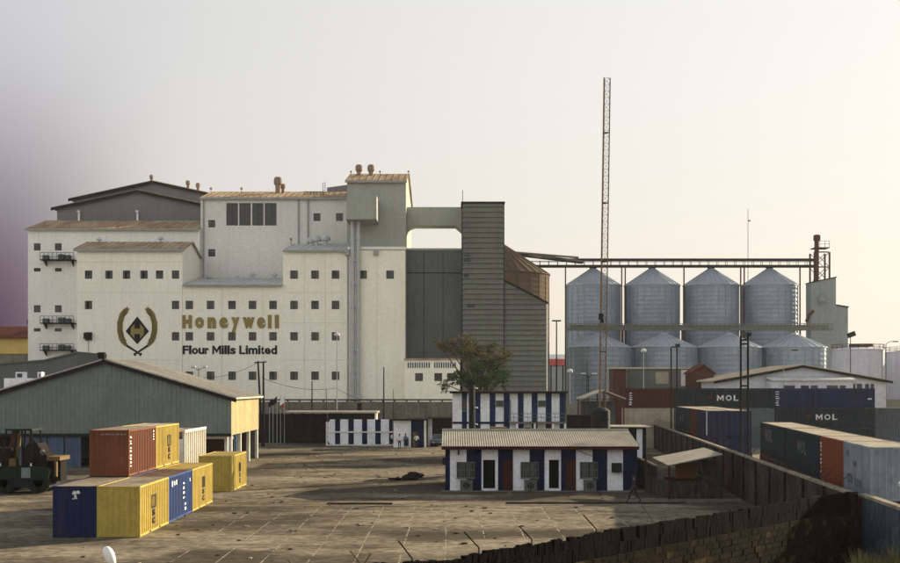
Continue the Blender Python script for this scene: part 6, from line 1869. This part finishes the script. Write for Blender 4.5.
# ================================================================== car under the carport
CA = thing('parked_car', 'dark car with pale blue bonnet parked under the carport', 'car', (PX(437.5, 150), 151.8, 0))
m_car = M('car_dusty_blue', (.10, .13, .17), (.08, .10, .13), .4, scale=2, spec=.5)
cx = PX(437.5, 150); y0 = 149.7
b = MB(); sec = [(y0, .45, .62, .78), (y0 + .25, .32, .78, .84), (y0 + 1.2, .28, .92, .86), (y0 + 1.9, .28, .98, .86), (y0 + 3.4, .28, 1.0, .86), (y0 + 4.2, .38, .95, .8)]
for (ya, za, zb2, wa), (yb, zc, zd, wb) in zip(sec[:-1], sec[1:]):
    for q in (-1, 1): b.face((cx + q * wa, ya, za), (cx + q * wb, yb, zc), (cx + q * wb, yb, zd), (cx + q * wa, ya, zb2))
    b.face((cx - wa, ya, zb2), (cx + wa, ya, zb2), (cx + wb, yb, zd), (cx - wb, yb, zd)); b.face((cx - wa, ya, za), (cx + wa, ya, za), (cx + wb, yb, zc), (cx - wb, yb, zc))
s0, s1 = sec[0], sec[-1]
for (ya, za, zb2, wa) in (s0, s1): b.face((cx - wa, ya, za), (cx + wa, ya, za), (cx + wa, ya, zb2), (cx - wa, ya, zb2))
b.build('body', m_car, CA)
b = MB(); b.prism([(cx - .6, y0 + 1.85, 1.42), (cx + .6, y0 + 1.85, 1.42), (cx + .6, y0 + 3.1, 1.42), (cx - .6, y0 + 3.1, 1.42)], (0, 0, .04)); b.build('roof', m_car, CA)
b = MB()
cab = [[(cx - .74, y0 + 1.2, .93), (cx + .74, y0 + 1.2, .93), (cx + .74, y0 + 3.7, 1.0), (cx - .74, y0 + 3.7, 1.0)], [(cx - .6, y0 + 1.85, 1.42), (cx + .6, y0 + 1.85, 1.42), (cx + .6, y0 + 3.1, 1.42), (cx - .6, y0 + 3.1, 1.42)]]
for i in range(4): b.face(cab[0][i], cab[0][(i + 1) % 4], cab[1][(i + 1) % 4], cab[1][i])
b.build('windows', M('car_glass', (.12, .16, .19), (.10, .13, .16), .1, spec=.6), CA)
for q in (-1, 1):
    for yy in (y0 + .8, y0 + 3.3):
        b = MB(); b.cyl((cx + q * .68, yy, .31), (cx + q * .88, yy, .31), .31, n=16); wo = b.build('wheel', m_tyre, CA)
        b = MB(); b.cyl((cx + q * .86, yy, .31), (cx + q * .89, yy, .31), .18, n=12); b.build('rim', m_galv, wo)
    b = MB(); b.box(cx + q * .55 - .15, cx + q * .55 + .15, y0 - .02, y0 + .05, .5, .61); b.build('headlight', m_mark, CA)
b = MB(); b.box(cx - .8, cx + .8, y0 - .08, y0 - .021, .36, .46); b.build('bumper', m_dark, CA)

# ================================================================== heap of scrap on the yard
HP = thing('scrap_heap', 'dark heap of tyres and sacks lying on the yard', 'heap', (PX(408, 95), 97, 0))
for k, (x, yy, z, r) in enumerate(((-2.95, 96.9, .17, .44), (-3.5, 97.0, .17, .42), (-3.0, 96.95, .5, .42))):
    w = MB(); n = 18; m_ = 8
    vs = []; fs = []
    for i in range(n):
        a = 2 * math.pi * i / n
        for j in range(m_):
            bb = 2 * math.pi * j / m_
            rad = r - .16 + .16 * math.cos(bb); vs.append((x + rad * math.cos(a), yy + rad * math.sin(a), z + .16 * math.sin(bb)))
    for i in range(n):
        for j in range(m_): fs.append((i * m_ + j, ((i + 1) % n) * m_ + j, ((i + 1) % n) * m_ + (j + 1) % m_, i * m_ + (j + 1) % m_))
    w._add(vs, fs); w.build('tyre', m_tyre, HP, smooth=True)
for k, (x, yy, z, s) in enumerate(((-2.75, 97.5, .34, .42), (-3.3, 97.4, .24, .36), (-4.2, 96.7, .12, .22), (-4.7, 96.9, .08, .16))):
    rr = random.Random(k); w = MB()
    pf = [(.05, -1), (.7, -.8), (1.0, -.2), (.95, .3), (.6, .8), (.08, 1)]
    w.lathe(0, 0, [(a * s * 1.2, b_ * s * .55) for a, b_ in pf], 10)
    w.v = [(x + v[0] * 1.3 + rr.uniform(-.06, .06), yy + v[1] * .8 + rr.uniform(-.05, .05), max(.006, z + v[2] + rr.uniform(-.05, .05))) for v in w.v]
    w.build('sack', m_dark, HP, smooth=True)

# ================================================================== people
m_skin = M('brown_skin', (.10, .055, .035), (.08, .045, .03), .6, scale=6, grain=.08)
m_hair = M('black_hair', (.01, .009, .008), (.014, .012, .01), .8, scale=9)
def person(label, loc, heading, shirt, trousers, legs, arms):
    """one skinned body: legs = (left foot fwd, right foot fwd), arms = ((fwd, out), (fwd, out)) of the two hands; facing local -Y"""
    V = []; E = []; Rr = []
    def v(x, y_, z, r, par=None):
        V.append((x, y_, z)); Rr.append(r); i = len(V) - 1
        if par is not None: E.append((par, i))
        return i
    pel = v(0, 0, .95, .14)
    wai = v(0, 0, 1.10, .125, pel); che = v(0, .01, 1.30, .15, wai); nec0 = v(0, .01, 1.45, .085, che); nec = v(0, 0, 1.52, .052, nec0)
    hd0 = v(0, -.015, 1.60, .075, nec); hd1 = v(0, -.01, 1.69, .088, hd0); hd2 = v(0, 0, 1.755, .055, hd1)
    v(0, -.105, 1.645, .014, v(0, -.09, 1.65, .02, hd0))        # nose
    for s in (-1, 1): v(s * .085, .01, 1.65, .016, hd1)           # ears
    for s, fwd in ((-1, legs[0]), (1, legs[1])):
        hip = v(s * .09, 0, .90, .095, pel)
        ky = -fwd * .55 - .04; kn = v(s * .10, ky, .50, .062, hip)
        an_ = v(s * .10, -fwd + (.08 if fwd < 0 else 0), .10 + (.06 if fwd < 0 else 0), .042, kn)
        fy = V[an_][1]; v(s * .105, fy - .16, .035 + (.0 if fwd >= 0 else .0), .034, v(s * .10, fy - .04, .05, .042, an_))
    for s, (fw, out, up) in ((-1, arms[0]), (1, arms[1])):
        sh = v(s * .185, .01, 1.41, .062, nec0)
        hand = Vector((s * (.20 + out), -fw, .82 + up)); shv = Vector(V[sh])
        elb = shv.lerp(hand, .5) + Vector((s * .05, .09, -.02 if up < .2 else -.12))
        el_ = v(*elb, .045, sh); wr = v(*elb.lerp(hand, .86), .03, el_); pm = v(*hand, .036, wr)
        d = (hand - elb).normalized(); sd = Vector((0, 1, 0)) if abs(d.y) < .8 else Vector((1, 0, 0))
        for i, (o, l) in enumerate(((-.03, .075), (-.01, .09), (.01, .085), (.03, .065))):
            b = hand + sd * o + d * .04; k1 = v(*(b + d * l * .5), .009, pm); v(*(b + d * l + Vector((-s * .02, 0, 0))), .008, k1)
        th = v(*(hand + sd * -.045 + d * .01), .010, pm); v(*(hand + sd * -.06 + d * .05), .009, th)
    me = bpy.data.meshes.new('body'); me.from_pydata(V, E, [])
    ob = bpy.data.objects.new('body', me); COL.objects.link(ob)
    sk = ob.modifiers.new('skin', 'SKIN'); sk.use_smooth_shade = True
    for i, r in enumerate(Rr):
        me.skin_vertices[0].data[i].radius = (r, r * (.72 if i in (0, 1, 2) else 1.0))
        me.skin_vertices[0].data[i].use_root = (i == 0)
    ss = ob.modifiers.new('sub', 'SUBSURF'); ss.levels = 1; ss.render_levels = 1
    dg = bpy.context.evaluated_depsgraph_get()
    m2 = bpy.data.meshes.new_from_object(ob.evaluated_get(dg)); bpy.data.objects.remove(ob)
    m2.materials.clear()
    for m_ in (m_skin, shirt, trousers, m_black): m2.materials.append(m_)
    for p in m2.polygons:
        c = p.center
        mi = 0
        if c.z < .09: mi = 3
        elif c.z < .98 and abs(c.x) < .2: mi = 2
        elif c.z < 1.49 and (abs(c.x) < .2 or c.z > 1.12): mi = 1
        p.material_index = mi; p.use_smooth = True
    zmin = min(x.co.z for x in m2.vertices)
    for x in m2.vertices: x.co.z -= zmin
    t = thing('person', label, 'person', loc, heading)
    inst('body', m2, t)
    h = MB(); h.lathe(0, .005, [(.02, 1.60 - zmin + .19), (.07, 1.60 - zmin + .175), (.098, 1.60 - zmin + .12), (.1, 1.60 - zmin + .075)], 14)
    h.v = [(x, y_ + (.02 if z < 1.72 else 0), z) for x, y_, z in h.v]; h.build('hair', m_hair, t, local=True, smooth=True)
m_shw = M('white_shirt', (.72, .72, .70), (.6, .6, .58), .9, scale=4)
m_trd = M('dark_trousers', (.02, .02, .024), (.03, .03, .034), .9, scale=4)
m_shd = M('dark_shirt', (.03, .026, .028), (.02, .02, .02), .9, scale=4)
m_shp = M('grey_shirt', (.16, .17, .20), (.12, .13, .15), .9, scale=4)
person('person in white shirt and dark trousers standing before the white gatehouse wall', (PX(399.5, 145.5), 145.5, .006), R(180), m_shw, m_trd, (.05, -.02), ((.05, .05, 0), (.1, .08, .05)))
person('person in white shirt with elbows out before the navy gatehouse wall', (PX(416.5, 146.5), 146.5, .006), R(20), m_shw, m_trd, (.04, -.04), ((.12, .1, .25), (.12, .12, .25)))
person('person in pale shirt at the end of the striped gate', (PX(392, 150), 150, .006), R(60), m_shw, m_trd, (.05, -.02), ((.15, .03, .1), (.05, .05, 0)))
person('person in grey shirt beside the white-shirted one at the gatehouse', (PX(405.5, 146.6), 146.6, .006), R(-30), m_shp, m_trd, (.02, -.04), ((.1, .05, .05), (.05, .05, 0)))
person('person in dark clothes striding past the right end of the hut', (PX(633.5, 78.5), 78.5, .006), R(-80), m_shd, m_trd, (.34, -.36), ((-.22, .02, .03), (.25, .02, .06)))

# ================================================================== thin evening haze
hzb = MB(); hzb.box(-420, 420, -60, 640, -1, 62)
hm = bpy.data.materials.new('haze')
hm.use_nodes = True
hm.node_tree.nodes.clear()
ho = hm.node_tree.nodes.new('ShaderNodeOutputMaterial'); hv = hm.node_tree.nodes.new('ShaderNodeVolumePrincipled')
hv.inputs['Color'].default_value = (.80, .86, .92, 1); hv.inputs['Density'].default_value = .00008; hv.inputs['Anisotropy'].default_value = .3
hm.node_tree.links.new(hv.outputs[0], ho.inputs['Volume'])
hb_ = hzb.build('haze', hm); hb_['kind'] = 'stuff'
